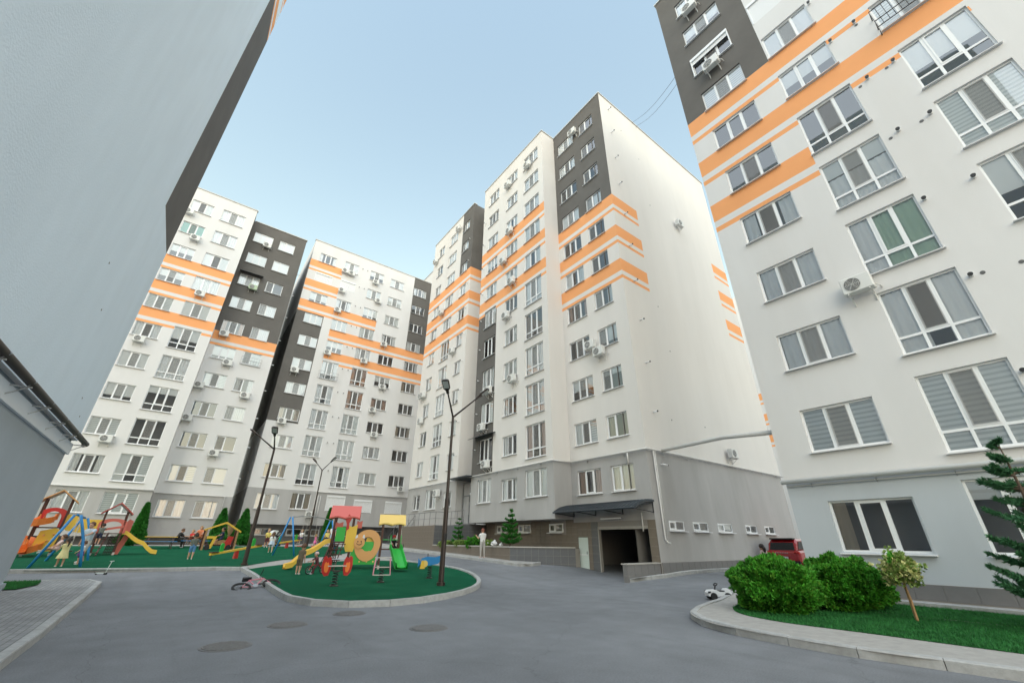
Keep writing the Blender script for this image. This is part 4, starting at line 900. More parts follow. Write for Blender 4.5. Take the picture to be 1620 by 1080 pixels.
cap.build('coping', 'stone_cap', plr, po)
MB().add([(XF+.2, 21.2, 1.2), (XF+.2, 30.7, 1.2), (18.68, 30.7, 1.2), (18.68, 18.5, 1.2)], [(0, 1, 2, 3)]).build('soil', 'bark', plr, po)
tile_wall(core, (0, 0, 0), (XF, 30.7, .08), (0, -1, 0), (0, 0, 1), 9.6, 1.2, .48, .40, 'tile_brown')
tile_wall(core, (0, 0, 0), tuple(D0+Vector((0, 0, -.32))), tuple(dd), (0, 0, 1), (D1-D0).length, 1.6, .42, .40, 'tile_grey')
# entrance platform with stairs and railing
ep = thing('entrance_platform', 'tiled entrance platform with stairs below the glazed door', 'platform', (16.5, 33, .7)); eo = (-16.5, -33, -.7)
PZ = 2.67
core = MB().box(XF, 30.7, 0, 17.14, 36.7, PZ).box(16.6, 27.9, 1.2, 18.6, 30.69, PZ-.002)
core = core.build('core', 'grout', ep, eo)
tile_wall(core, (0, 0, 0), (XF, 36.7, .67), (0, -1, 0), (0, 0, 1), 6.0, 2.0, .48, .40, 'tile_brown')
tile_wall(core, (0, 0, 0), (XF, 30.7, 1.34), (1, 0, 0), (0, 0, 1), .8, 1.33, .4, .44, 'tile_grey'); tile_wall(core, (0, 0, 0), (16.6, 30.69, 1.34), (0, -1, 0), (0, 0, 1), 2.79, 1.33, .46, .44, 'tile_grey')
tile_wall(core, (0, 0, 0), (16.6, 27.9, 1.34), (1, 0, 0), (0, 0, 1), 2.0, 1.33, .5, .44, 'tile_grey')
ns = 10
for i in range(ns):
    y = 36.7+i*.30; z = PZ-(i+1)*.165
    MB().box(XF+.0, y, .3, 17.1, y+.30, z).build('step', 'stone_cap', ep, eo)
rail = MB()
def railing(P, h=.95, n=6):
    rail.tube([(p[0], p[1], p[2]+h) for p in P], .025, 6); rail.tube([(p[0], p[1], p[2]+h*.5) for p in P], .012, 5)
    for a, b in zip(P, P[1:]):
        L = (Vector(b)-Vector(a)).length; k = max(1, int(L/.9))
        for i in range(k+1): q = Vector(a).lerp(Vector(b), i/k); rail.tube([q, q+Vector((0, 0, h))], .018, 6)
railing([(16.68, 27.95, PZ), (16.68, 30.75, PZ), (XF+.08, 30.8, PZ), (XF+.08, 36.7, PZ), (XF+.08, 39.7, PZ-1.65)]); railing([(16.9, 36.7, PZ), (16.9, 39.7, PZ-1.65)])
rail.build('railing', 'rail_grey', ep, eo, smooth=True)
# ------------------------------------------------------------------ street lamps
def lamp(x, y, hj, arms, label, dz=.0):
    """pole up to the fork at height hj, two rising arms (azimuth, reach, rise) with flat LED heads"""
    t = thing('street_lamp', label, 'street lamp', (x, y, T(x, y)+dz), 0, 'courtyard street lamps')
    MB().tube([(0, 0, 0), (0, 0, hj*.47), (0, 0, hj*.48), (0, 0, hj)], [.10, .085, .062, .05], 12).tube([(0, 0, 0), (0, 0, .13)], .15, 12).build('pole', 'lamp_brown', t)
    MB().box(-.05, -.115, hj*.24, .05, -.085, hj*.24+.22).build('service_hatch', 'black', t)
    for az, a, c in arms:
        E_ = Vector((a*math.cos(R_(az)), a*math.sin(R_(az)), c)); d = E_.normalized(); L = E_.length; J = Vector((0, 0, hj-.03))
        MB().tube([J-Vector((0, 0, .15)), J, J+d*.12, J+d*(L-.5)], [.045, .045, .040, .028], 10).build('arm', 'lamp_brown', t)
        sd = Vector((-math.sin(R_(az)), math.cos(R_(az)), 0)); n = d.cross(sd).normalized()
        if n.z < 0: n = -n
        p, q = J+d*(L-.62), J+d*L; pr = [(-.0, .05), (.16, .06), (.24, .14), (.60, .15), (.66, .10), (.66, -.10), (.60, -.15), (.24, -.14), (.16, -.06), (0, -.05)]
        ho = MB().prism(pr, .07, p, d, sd).build('lamp_head', 'lamp_brown', t)
        MB().prism([(.27, -.115), (.60, -.115), (.60, .115), (.27, .115)], .012, p-n*.04, d, sd).build('lens', 'lamp_glass', ho)
    return t
lamp(8.19, 15.06, 6.2, [(320, 1.45, 1.22), (224, 1.4, 1.14)], 'tall brown double armed lamp post on the near turf island', .06)
lamp(3.14, 25.26, 5.5, [(150, 1.4, .98), (254, 1.4, .84)], 'tall brown double armed lamp post at left end of the island', .05)
lamp(9.6, 42.2, 6.45, [(306, 1.25, 1.1), (126, 1.25, 1.1)], 'thin far double armed lamp post before the shuttered windows')
# ------------------------------------------------------------------ playground equipment
def G(x, y): return T(x, y)+.09
def gable_roof(t, x0, x1, y0, y1, ze, za, m, axis='x', wave=True):
    """gable roof with ridge along axis and a scalloped eave; real thickness"""
    for s in (-1, 1):
        mb = MB(); n = 12; vs = []
        for i in range(n+1):
            k = i/n; w = (.07*abs(math.sin(k*math.pi*2.0)) if wave else 0)
            if axis == 'x':
                x = x0+(x1-x0)*k; ym = (y0+y1)/2; ye = y1 if s > 0 else y0; e = (x, ye+(ym-ye)*w*2, ze+(za-ze)*w*2); rd = (x, ym, za)
            else:
                y = y0+(y1-y0)*k; xm = (x0+x1)/2; xe = x1 if s > 0 else x0; e = (xe+(xm-xe)*w*2, y, ze+(za-ze)*w*2); rd = (xm, y, za)
            vs += [e, rd, (e[0], e[1], e[2]-.06), (rd[0], rd[1], rd[2]-.06)]
        fs = []
        for i in range(n): b = 4*i; fs += [(b, b+4, b+5, b+1), (b+2, b+3, b+7, b+6), (b, b+2, b+6, b+4)]
        fs += [(0, 1, 3, 2), (4*n, 4*n+2, 4*n+3, 4*n+1)]
        mb.add(vs, fs).build('roof_panel', m, t)
def tower(t, x, y, a, h, plat):
    for sx in (-1, 1):
        for sy in (-1, 1):
            MB().box(x+sx*a/2-.045, y+sy*a/2-.045, .12, x+sx*a/2+.045, y+sy*a/2+.045, h).build('post', 'brown_post', t)
            MB().box(x+sx*a/2-.05, y+sy*a/2-.05, -.12, x+sx*a/2+.05, y+sy*a/2+.05, .13).build('post_foot', 'steel', t)
    MB().box(x-a/2, y-a/2, plat-.05, x+a/2, y+a/2, plat).build('deck', 'brown_post', t)
def slide(t, pts, w, m, side_h=.14, u=None):
    mb = MB(); P = [Vector(p) for p in pts]; n = len(P)
    vs = []
    for i, p in enumerate(P):
        d = (P[min(i+1, n-1)]-P[max(i-1, 0)]); d.z = 0; d.normalize(); s = Vector((-d.y, d.x, 0))
        for off, hz in ((-w/2-.03, side_h), (-w/2, side_h), (-w/2+.04, .02), (0, -.02), (w/2-.04, .02), (w/2, side_h), (w/2+.03, side_h), (w/2+.03, -.06), (-w/2-.03, -.06)):
            q = p+s*off; vs.append((q.x, q.y, q.z+hz))
    fs = []
    for i in range(n-1):
        for j in range(9): fs.append((i*9+j, i*9+(j+1) % 9, (i+1)*9+(j+1) % 9, (i+1)*9+j))
    mb.add(vs, fs).build('slide', m, t, smooth=False)
circ = lambda r, n=24, cx=0, cy=0, a0=0: [(cx+r*math.cos(a0+2*math.pi*i/n), cy+r*math.sin(a0+2*math.pi*i/n)) for i in range(n)]
X_, Y_, Z_ = (1, 0, 0), (0, 1, 0), (0, 0, 1)
# --- centre play set
cs = thing('play_set', 'centre play set with coral and yellow roofs and round animal panel', 'play set', (7.15, 22.3, G(7.15, 22.3)), R_(-19.3), 'play sets with two towers')
tower(cs, -.55, .35, .85, 2.25, 1.15); gable_roof(cs, -1.25, .15, -.25, .95, 2.20, 2.78, 'paint_coral')
tower(cs, 1.75, .35, .85, 1.98, .85); gable_roof(cs, 1.1, 2.4, -.25, .95, 1.95, 2.42, 'paint_cream')
MB().prism([(-.12, 0), (.30, 0), (.30, .62), (-.12, .62)], .03, (-.72, -.09, 1.17), X_, Z_).build('side_panel', 'paint_green', cs)
MB().prism([(-.02, .25), (.08, 0), (.40, .0), (.46, .2), (.46, 1.2), (.33, 1.12), (.2, 1.08), (.08, 1.14), (-.02, 1.22)], .03, (-.36, -.13, .72), X_, Z_).build('climbing_panel', 'paint_yellow', cs)
bp = MB().prism([(-.02, 0), (1.18, 0), (1.18, .85), (1.0, .98), (.2, .98), (-.02, .8)], .03, (-.02, -.10, .18), X_, Z_).build('green_panel', 'paint_green', cs)
for k in (.1, .42, .75, 1.05): MB().disc((k, -.125, .30), .035, 10, Y_, 0, .02).build('bolt_cap', 'paint_cream', bp)
ring = MB(); n = 28; O = Vector((.68, -.14, 1.02))
vs = []
for i in range(n):
    a = 2*math.pi*i/n; ro = .66+.02*math.sin(3*a); ri = .33 if (a < 3.6 or a > 5.2) else .27
    for rr, dy in ((ro, -.02), (ri, -.02), (ro, .02), (ri, .02)): vs.append((O.x+rr*math.cos(a)*(.92), O.y+dy, O.z+rr*math.sin(a)*1.05))
fs = []
for i in range(n): a, b = 4*i, 4*((i+1) % n); fs += [(a, b, b+1, a+1), (a+2, a+3, b+3, b+2), (a, a+2, b+2, b), (a+1, b+1, b+3, a+3)]
ring.add(vs, fs); rg = ring.build('round_panel', 'paint_tan', cs)
hd = MB().prism(circ(.25, 20), .04, (.30, -.19, 1.12), X_, Z_).build('animal_head', 'paint_tan', rg)
for s in (-1, 1): MB().prism([(-.07, 0), (.07, 0), (.03, .16), (-.02, .16)], .03, (.30+s*.16, -.19, 1.30), X_, Z_).build('ear', 'paint_white', rg)
fc = MB()
for s in (-1, 1): fc.prism(circ(.03, 10), .012, (.30+s*.08, -.217, 1.16), X_, Z_)
fc.prism([(.13*math.cos(a), .09*math.sin(a)) for a in [math.pi*(1+i/10) for i in range(11)]]+[(.11*math.cos(a), .06*math.sin(a)) for a in [math.pi*(2-i/10) for i in range(11)]], .012, (.30, -.217, 1.10), X_, Z_); fc.build('face', 'eye', rg)
MB().prism([(-.2, -.33), (.28, -.3), (.3, .32), (-.1, .33)], .02, (.72, -.04, 1.02), X_, Z_).build('inner_panel', 'paint_yellow', cs)
MB().prism([(-.1, 0), (.02, .1), (.0, .35), (.1, .6), (-.08, .75), (-.2, .5), (-.12, .3)], .03, (-.30, -.15, 1.62), X_, Z_).build('flame_panel', 'paint_red', cs)
for (x, z, w, h) in ((-.98, 1.72, .4, .3), (.05, 1.75, .25, .35)): MB().prism([(0, 0), (w, 0), (w, h), (w*.5, h*.8), (0, h)], .03, (x, .0, z), X_, Z_).build('guard_panel', 'paint_redlight', cs)
slide(cs, [(-1.0, .25, 1.15), (-1.25, .2, 1.12), (-1.55, .1, .88), (-1.8, 0, .72), (-2.05, -.1, .62), (-2.3, -.2, .38), (-2.5, -.3, .16), (-2.75, -.4, .10)], .42, 'paint_yellow')
slide(cs, [(2.0, -.05, .88), (2.05, -.2, .86), (2.12, -.55, .62), (2.2, -.9, .38), (2.28, -1.25, .14), (2.32, -1.5, .10)], .50, 'paint_green', .2)
for s in (-1, 1): MB().prism([(-.13, 0), (.13, 0), (.13, .5), (0, .62), (-.13, .5)], .03, (2.0+s*.25, -.1, .85), Y_, Z_).build('slide_guard', 'paint_green', cs)
ld = MB()
for k in range(4): x = -1.1+k*.19; ld.beam((x-.10, -.9, .0), (x+.1, -.15, 1.1), .035)
for k in range(5): f = .15+k*.2; ld.beam((-1.14+.2*f, -.9+.75*f, 1.1*f), (-.5+.2*f, -.9+.75*f, 1.1*f), .16, .03)
ld.build('stairs', 'brown_post', cs)
nb = MB()
for k in range(8): nb.tube([(-1.35+.09*k, -.1+.02*k, .05), (-1.0+.05*k, .2, 1.05)], .018, 5)
for k in range(6): nb.tube([(-1.32+.06*k, -.08+.05*k, .1+.17*k), (-.66, .2, .1+.17*k)], .018, 5)
nb.build('climbing_net', 'net', cs)
MB().tube([(1.35, -.05, 1.25), (2.15, -.05, 1.25)], .02, 6).tube([(1.35, -.05, 1.05), (1.35, -.05, 1.3)], .015, 6).build('hand_rail', 'paint_green', cs)
MB().prism(circ(.12, 12, 0, 0)+[], .02, (2.38, -.3, .95), Y_, Z_).build('handle_plate', 'leaf_dark', cs)
# --- left play set
lp = thing('play_set', 'left play set with orange slide, yellow panel and orange and red roofs', 'play set', (-4.2, 34.4, G(-4.2, 34.4)), R_(6), 'play sets with two towers')
tower(lp, -1.2, 0, 1.0, 2.75, 1.35); gable_roof(lp, -1.95, -.45, -.8, .8, 2.62, 3.2, 'paint_tan', 'y', False)
tower(lp, 1.35, 0, .95, 2.25, 1.1); gable_roof(lp, .65, 2.05, -.75, .75, 2.12, 2.7, 'paint_red', 'y', False)
MB().prism([(0, .25), (.15, .85), (.5, .78), (.9, .62), (1.6, .62), (1.7, .3), (1.55, 0), (.8, -.05), (.3, .05)], .04, (-.78, -.42, 1.15), X_, Z_).build('bridge_panel', 'paint_yellow', lp)
MB().prism([(0, 0), (.8, 0), (.9, 1.0), (.6, 1.1), (.1, .95)], .04, (-1.5, -.62, .2), X_, Z_).build('climbing_wall', 'paint_yellow', lp)
for (a, b) in ((.2, .3), (.5, .5), (.3, .75), (.65, .8)): MB().ball((-1.5+a, -.66, .2+b), .05, 8, 6).build('climbing_hold', 'paint_tan', lp)
ar = MB()
def arch(x, z, w, h, m, y=-.50):
    o = []; n = 14
    for i in range(n+1): a = math.pi*i/n; o.append((w/2*math.cos(a), h*.65+h*.35*math.sin(a)))
    o = [(w/2, 0)]+o+[(-w/2, 0)]
    inn = [(-w*.3, 0)]+[(w*.3*math.cos(math.pi-math.pi*i/n), h*.5+h*.3*math.sin(math.pi*i/n)) for i in range(n+1)]+[(w*.3, 0)]
    poly = o+inn; return MB().prism(poly, .04, (x, y, z), X_, Z_)
arch(-1.2, 1.35, 1.1, .95, 'paint_red').build('arch_panel', 'paint_red', lp); arch(1.35, 1.1, 1.25, .75, 'paint_redlight').build('arch_panel', 'paint_redlight', lp)
MB().prism([(0, 0), (.95, .2), (.95, .32), (0, .12)], .04, (.88, -.53, 1.18), X_, Z_).build('diagonal_bar', 'paint_redlight', lp)
MB().prism([(0, 0), (.35, .1), (.35, .75), (.15, .85), (0, .6)], .04, (1.85, -.3, 1.0), X_, Z_).build('side_panel', 'paint_redlight', lp)
sp = []
for i in range(22):
    a = R_(20-i*20.5); sp.append((-2.05+.70*math.cos(a), -.78+.70*math.sin(a), 1.72-.072*i))
slide(lp, [(-1.25, -.25, 1.78)]+sp+[(-1.75, -1.75, .17)], .55, 'paint_orange', .26)
slide(lp, [(1.8, -.2, 1.12), (2.1, -.2, 1.08), (2.45, -.25, .82), (2.7, -.28, .66), (3.0, -.32, .55), (3.25, -.35, .30), (3.5, -.4, .12), (3.75, -.42, .08)], .42, 'paint_yellow')
ld = MB()
for x in (.75, 1.25): ld.beam((x-.15, -1.35, .0), (x+.05, -.45, 1.1), .06)
for k in range(5): f = .12+k*.2; ld.beam((.62+.2*f, -1.35+.9*f, 1.1*f), (1.15+.2*f, -1.35+.9*f, 1.1*f), .16, .03)
ld.build('ladder', 'brown_post', lp)
MB().prism([(0, 0), (.3, 0), (.55, 1.0), (.3, 1.05)], .04, (1.75, .2, .0), X_, Z_).build('brace_panel', 'paint_redlight', lp)
nb = MB()
for k in range(6): nb.tube([(1.4+.07*k, -.7, .05), (1.45+.06*k, -.45, 1.0)], .018, 5); nb.tube([(1.4, -.65, .15+.15*k), (1.8, -.6, .15+.15*k)], .018, 5)
nb.build('climbing_net', 'net', lp)
# --- swings
def swing(x, y, L, h, rz, label, curved, seats):
    t = thing('swing_set', label, 'swing', (x, y, G(x, y)), rz, 'blue swing sets')
    for yy in (0, L):
        for s in (-1, 1):
            b = MB()
            if curved and s > 0: b.tube([(s*.75, yy, -.03), (s*.62, yy, .5), (s*.5, yy, 1.0), (s*.3, yy, 1.5), (s*.1, yy, h)], .05, 8)
            else: b.tube([(s*.75, yy, -.03), (s*.08, yy, h)], .05, 8)
            b.build('leg', 'paint_blue', t, smooth=True)
    n = 12
    MB().tube([(0, L*i/n, h+(.0 if not curved else 0)+.16*math.sin(math.pi*i/n)*(0 if curved else 1)) for i in range(n+1)], .045 if curved else .028, 8).build('top_beam', 'paint_blue' if curved else 'steel', t, smooth=True)
    for q in seats:
        for s in (-.22, .22): MB().tube([(0, q+s, h+.02), (.0, q+s, .55)], .010, 5).build('chain', 'steel', t)
        MB().box(-.14, q-.25, .51, .14, q+.25, .55).build('seat', 'black' if curved else 'paint_red', t)
    return t
swing(-3.4, 26.05, 4.0, 1.95, R_(3), 'blue swing set with curved legs near the left play set', True, (1.2, 2.8))
swing(6.0, 32.0, 4.9, 2.25, R_(-45), 'blue swing set with arched beam behind the centre play set', False, (1.7, 3.3))
# --- seesaws
def seesaw(x, y, L, tilt, rz, label):
    t = thing('seesaw', label, 'seesaw', (x, y, G(x, y)), rz, 'yellow seesaws')
    MB().prism([(-.14, -.02), (.14, -.02), (.10, .42), (-.10, .42)], .10, (0, 0, 0), X_, Z_).build('pivot_post', 'paint_red', t)
    f = lambda d: (d*math.cos(tilt), 0, .44+d*math.sin(tilt))
    MB().beam(f(-L/2), f(L/2), .14, .10).build('beam', 'paint_yellow', t)
    for s in (-1, 1):
        a = Vector(f(s*(L/2-.2))); MB().box(a.x-.2, -.15, a.z+.05, a.x+.2, .15, a.z+.09).build('seat', 'brown_post', t)
        b = Vector(f(s*(L/2-.62))); MB().prism([(-.10, 0), (.10, 0), (.12, .32), (.05, .42), (-.05, .42), (-.12, .32)], .05, (b.x, 0, b.z+.04), X_, Z_).build('handle', 'paint_green', t)
    e = Vector(f(-L/2+.1)); MB().tube([(e.x, 0, e.z), (e.x-.03, 0, -.03)], .02, 6).build('bumper', 'black', t)
    return t
seesaw(3.2, 30.0, 3.3, R_(7), R_(38), 'yellow seesaw with red pivot nearest the lamp post')
seesaw(7.6, 40.0, 3.0, R_(6), R_(38), 'yellow seesaw behind the arched swing set')
# --- train house
th = thing('train_playhouse', 'open toy train playhouse with yellow roof frame and red panel', 'playhouse', (2.9, 38.3, G(2.9, 38.3)), R_(10))
MB().beam((-1.15, 0, 1.25), (.1, 0, 1.75), .10, .10).build('roof_beam', 'paint_yellow', th); MB().beam((.1, 0, 1.75), (1.15, 0, 1.15), .10, .10).build('roof_beam', 'paint_yellow', th)
MB().beam((-1.1, .5, 1.25), (.1, .5, 1.75), .06, .06).build('roof_beam', 'wood', th); MB().beam((.1, .5, 1.75), (1.1, .5, 1.2), .06, .06).build('roof_beam', 'wood', th)
for x, h in ((-1.0, 1.3), (.95, 1.25)): MB().box(x-.05, -.05, -.05, x+.05, .05, h).build('post', 'wood', th); MB().box(x-.05, .45, -.05, x+.05, .55, h).build('post', 'brown_post', th)
MB().prism([(0, 0), (.38, 0), (.5, .75), (.18, .8), (.0, .35)], .06, (.25, -.08, .08), X_, Z_).build('front_panel', 'paint_red', th)
MB().prism([(0, .62), (.0, .78), (.6, .78), (.42, .0), (.25, 0), (.4, .62)], .06, (-.9, -.08, .08), X_, Z_).build('chimney_panel', 'paint_yellow', th)
MB().box(-1.0, -.05, .28, .9, .55, .34).build('floor', 'brown_post', th); MB().box(-.2, .1, .34, .35, .5, .62).build('bench', 'wood', th)
for x in (-.75, .55): MB().disc((x, -.1, .15), .17, 16, Y_, 0, .06).build('wheel', 'black', th)
# --- picnic tables
def picnic(x, y, rz, top, label, n=3):
    t = thing('picnic_table', label, 'table', (x, y, G(x, y)), rz, 'picnic tables by the far block')
    for k in range(n): MB().box(-.9, -.30+k*.21, .70, .9, -.12+k*.21, .74).build('plank', top, t)
    for s in (-1, 1):
        MB().box(-.9, s*.68-.13, .42, .9, s*.68+.13, .46).build('bench_plank', 'paint_blue' if s < 0 else top, t)
        f = MB()
        for q in (-.65, .65): f.beam((q, s*.7, 0), (q, s*.2, .72), .05); f.beam((q, -.75, .40), (q, .75, .40), .05)
        f.build('frame', 'brown_post' if s < 0 else 'steel', t)
    return t
picnic(-.5, 39.6, R_(4), 'paint_yellow', 'picnic table with yellow planks and blue bench by thuja')
picnic(1.5, 40.8, R_(4), 'wood', 'wooden picnic table where people sit')
# --- spring riders
def spring(t, h=.42, r=.085, turns=5):
    n = turns*12; MB().tube([(r*math.cos(2*math.pi*i/12), r*math.sin(2*math.pi*i/12), h*i/n) for i in range(n+1)], .016, 6).build('spring', 'black', t, smooth=True)
    MB().box(-.13, -.13, -.02, .13, .13, .02).build('base_plate', 'black', t)
wing = [(-.10, -.34), (.03, -.36), (.13, -.22), (.17, .02), (.14, .30), (.06, .36), (.0, .27), (-.09, .33), (-.15, .22), (-.17, .0), (-.14, -.2)]
s1_ = thing('spring_rider', 'red double sided spring rider in front of the centre play set', 'spring rider', (4.86, 16.44, G(4.86, 16.44)), R_(-14), 'spring riders on the near island')
spring(s1_)
for s in (-1, 1):
    w_o = MB().prism([(a*.9*s, b*.85) for a, b in wing], .035, (s*.34, -.05, .60), (1, .35*s, 0), Z_).build('side_panel', 'paint_red', s1_)
    MB().prism([(a*.45*s, b*.45) for a, b in wing], .012, (s*.34, -.078, .56), (1, .35*s, 0), Z_).build('decal', 'paint_orange', s1_)
    MB().beam((s*.05, 0, .44), (s*.3, 0, .5), .05, .03).build('bracket', 'black', s1_)
MB().box(-.30, -.12, .58, .30, .12, .61).build('seat', 'steel', s1_); MB().tube([(-.3, -.05, .80), (.3, -.05, .80)], .018, 8).build('handle_bar', 'steel', s1_)
MB().box(-.12, -.1, .42, .12, .1, .46).build('spring_cap', 'black', s1_)
s2_ = thing('spring_rider', 'spring rocker with pink bars and silver seats before green slide', 'spring rider', (6.62, 16.8, G(6.62, 16.8)), R_(-20), 'spring riders on the near island')
spring(s2_)
for s in (-1, 1):
    f = MB(); f.tube([(s*.30, -.32, .26), (s*.29, 0, .48), (s*.27, .30, .78)], .02, 8); f.tube([(s*.30, -.32, .26), (s*.25, -.10, .74)], .014, 8); f.build('side_bar', 'paint_pink', s2_)
for y, z in ((-.32, .24), (.02, .47), (.30, .78)): MB().box(-.31, y-.06, z, .31, y+.06, z+.03).build('seat', 'steel', s2_)
s3_ = thing('spring_rider', 'blue aeroplane shaped spring rider beside the lamp post', 'spring rider', (8.9, 17.4, G(8.9, 17.4)), R_(-30), 'spring riders on the near island')
spring(s3_)
bd = [(-.42, 0), (-.36, .20), (-.15, .26), (.2, .24), (.42, .30), (.46, .12), (.3, .0), (0, -.06), (-.3, -.08)]
for s in (-1, 1): MB().prism(bd, .03, (0, s*.11, .52), X_, Z_).build('side_panel', 'paint_blue', s3_)
MB().prism(circ(.13, 14), .04, (-.22, -.14, .52), X_, Z_).build('nose', 'paint_cream', s3_); MB().prism([(-.1, 0), (.1, 0), (.04, .3), (-.05, .3)], .03, (-.3, -.15, .34), X_, Z_).build('wing', 'paint_yellow', s3_)
MB().prism([(-.5, -.12), (-.42, -.02), (-.42, .14), (-.5, .22)], .05, (0, 0, .5), X_, Z_).build('propeller', 'paint_blue', s3_)
MB().box(-.1, -.1, .70, .25, .1, .73).build('seat', 'black', s3_); MB().tube([(-.12, -.2, .88), (-.12, .2, .88)], .016, 6).tube([(-.12, 0, .75), (-.12, 0, .88)], .016, 6).build('handle_bar', 'black', s3_)
# ------------------------------------------------------------------ wheeled things
def wheel(t, c, r, ax, tyre='rubber', rim='steel', spokes=0, w=.03, lie=None):
    c = Vector(c); ax = Vector(ax).normalized(); u = ax.cross(Vector((0, 0, 1)) if abs(ax.z) < .9 else Vector((1, 0, 0))).normalized(); v = ax.cross(u)
    ring_ = lambda rr, n=24: [c+(u*math.cos(2*math.pi*i/n)+v*math.sin(2*math.pi*i/n))*rr for i in range(n+1)]
    wo = MB().tube(ring_(r), w, 8, 0, False).build('wheel', tyre, t, smooth=True)
    m = MB().tube(ring_(r-w), w*.35, 6, 0, False).tube([c-ax*.04, c+ax*.04], .02, 8)
    for k in range(spokes): a = 2*math.pi*k/spokes; m.tube([c, c+(u*math.cos(a)+v*math.sin(a))*(r-w)], .004, 4)
    m.build('rim', rim, wo)
# bicycle lying on its side: local frame x length, z=out of bike plane (up when lying)
bx, by = 2.72, 17.7
bk = thing('bicycle', 'small pink and black bicycle lying by the island kerb', 'bicycle', (bx, by, T(bx, by)), R_(28)); bk.rotation_euler = (R_(24), R_(-4), R_(12))
Pz = lambda x, y, z=.08: (x, y, z)
for cx in (-.46, .46): wheel(bk, Pz(cx, 0), .25, (0, .05, 1), 'rubber', 'black', 12, .036)
A, Bq, Cq, Dq = Pz(-.05, -.02), Pz(-.15, .36), Pz(.30, .38), Pz(-.46, 0)
fm = MB()
for p, q, rr in ((A, Bq, .018), (Bq, Cq, .02), (A, Cq, .022), (A, Dq, .012), (Bq, Dq, .012), (Cq, (.46, 0, .08), .016)): fm.tube([p, q], rr, 8)
fm.build('frame', 'paint_pink', bk, smooth=True)
MB().tube([Cq, (.27, .50, .08)], .015, 6).tube([(.27, .50, -.02), (.23, .53, .08), (.27, .50, .34)], .013, 6).build('handlebar', 'black', bk)
MB().prism([(-.12, -.03), (.13, -.015), (.13, .015), (-.12, .06), (-.14, .03)], .12, (-.19, .44, .08), X_, Y_).build('saddle', 'black', bk)
MB().disc((-.05, -.02, .10), .085, 18, Z_, 0, .012).build('chain_wheel', 'steel', bk)
for s in (-1, 1): MB().box(-.05+s*.13-.05, -.05, .08+s*.06-.012, -.05+s*.13+.05, .0, .08+s*.06+.012).build('pedal', 'black', bk)
# scooter
sx, sy = -1.75, 23.7
st_ = thing('kick_scooter', 'pale mint kick scooter standing by the playground kerb', 'scooter', (sx, sy, T(sx, sy)), R_(-25)); st_.scale = (.6, .6, .6)
MB().bbox(-.28, -.06, .07, .22, .06, .11, .015).build('deck', 'door_pale', st_)
MB().tube([(.24, 0, .10), (.36, 0, .74)], .022, 8).build('stem', 'door_pale', st_); MB().tube([(.36, -.2, .76), (.36, .2, .76)], .016, 8).build('handlebar', 'paint_white', st_)
for x, y in ((.25, -.08), (.25, .08), (-.25, 0)): MB().disc((x, y, .055), .055, 14, Y_, 0, .03).build('wheel', 'rubber', st_)
# toy ride-on car
tx, ty = 14.15, 8.0
tc_ = thing('toy_car', 'white ride-on toy car with black steering wheel by the hedge', 'toy car', (tx, ty, T(tx, ty)), R_(-35))
body = [(-.36, .10), (-.38, .20), (-.30, .26), (-.10, .27), (.0, .22), (.15, .22), (.22, .30), (.34, .30), (.36, .16), (.30, .10)]
MB().prism(body, .26, (0, 0, 0), X_, Z_).build('body', 'paint_white', tc_)
for s in (-1, 1):
    for x in (-.22, .22): MB().disc((x, s*.14, .10), .10, 16, Y_, 0, .07).build('wheel', 'rubber', tc_)
    MB().prism([(-.05, -.02), (.05, 0), (.03, .03), (-.05, .03)], .01, (-.33, s*.135, .20), X_, Z_).build('headlight', 'black', tc_)
MB().tube([(-.10, 0, .26), (-.05, 0, .40)], .02, 6).build('steering_column', 'black', tc_)
MB().tube([(-.05+.04*math.cos(a), .10*math.sin(a), .41+.03*math.cos(a)) for a in [i*math.pi/8 for i in range(17)]], .015, 6, 0, False).build('steering_wheel', 'black', tc_); MB().box(.0, -.10, .22, .2, .10, .25).build('seat', 'black', tc_)
# red SUV
cx, cy = 30.2, 11.55
cr = thing('car', 'red SUV with black rear window parked between the blocks', 'car', (cx, cy, T(cx, cy)-.12), 0)
def loft(name, secs, m, parent, smooth=True, mi=None):
    n = len(secs[0]); mb = MB()
    for s in secs: mb.v += [tuple(p) for p in s]
    for i in range(len(secs)-1):
        for j in range(n): mb.f.append((i*n+j, i*n+(j+1) % n, (i+1)*n+(j+1) % n, (i+1)*n+j)); mb.m.append(0)
    mb.f += [tuple(range(n-1, -1, -1)), tuple(range((len(secs)-1)*n, len(secs)*n))]; mb.m += [0, 0]
    return mb.build(name, m, parent, smooth=False)
def sec(x, w, z0, z1, r=.1): return [(x, -w+r, z0), (x, w-r, z0), (x, w, z0+r), (x, w, z1-r), (x, w-r, z1), (x, -w+r, z1), (x, -w, z1-r), (x, -w, z0+r)]
loft('body', [sec(-2.2, .80, .45, .92), sec(-2.1, .90, .32, 1.02), sec(-1.2, .93, .28, 1.06), sec(.9, .93, .28, 1.05), sec(1.9, .90, .30, .98), sec(2.25, .78, .42, .85)], 'car_red', cr)
loft('cabin', [sec(-2.12, .74, .98, 1.08, .04), sec(-1.95, .74, 1.0, 1.45, .08), sec(-1.7, .72, 1.0, 1.62, .1), sec(-.2, .72, 1.0, 1.66, .1), sec(.5, .70, 1.0, 1.58, .1), sec(1.25, .72, 1.0, 1.06, .03)], 'car_red', cr)
MB().add([(-2.13, -.66, 1.06), (-2.13, .66, 1.06), (-1.99, .60, 1.44), (-1.99, -.60, 1.44)], [(0, 1, 2, 3)]).build('rear_window', 'car_glass', cr)
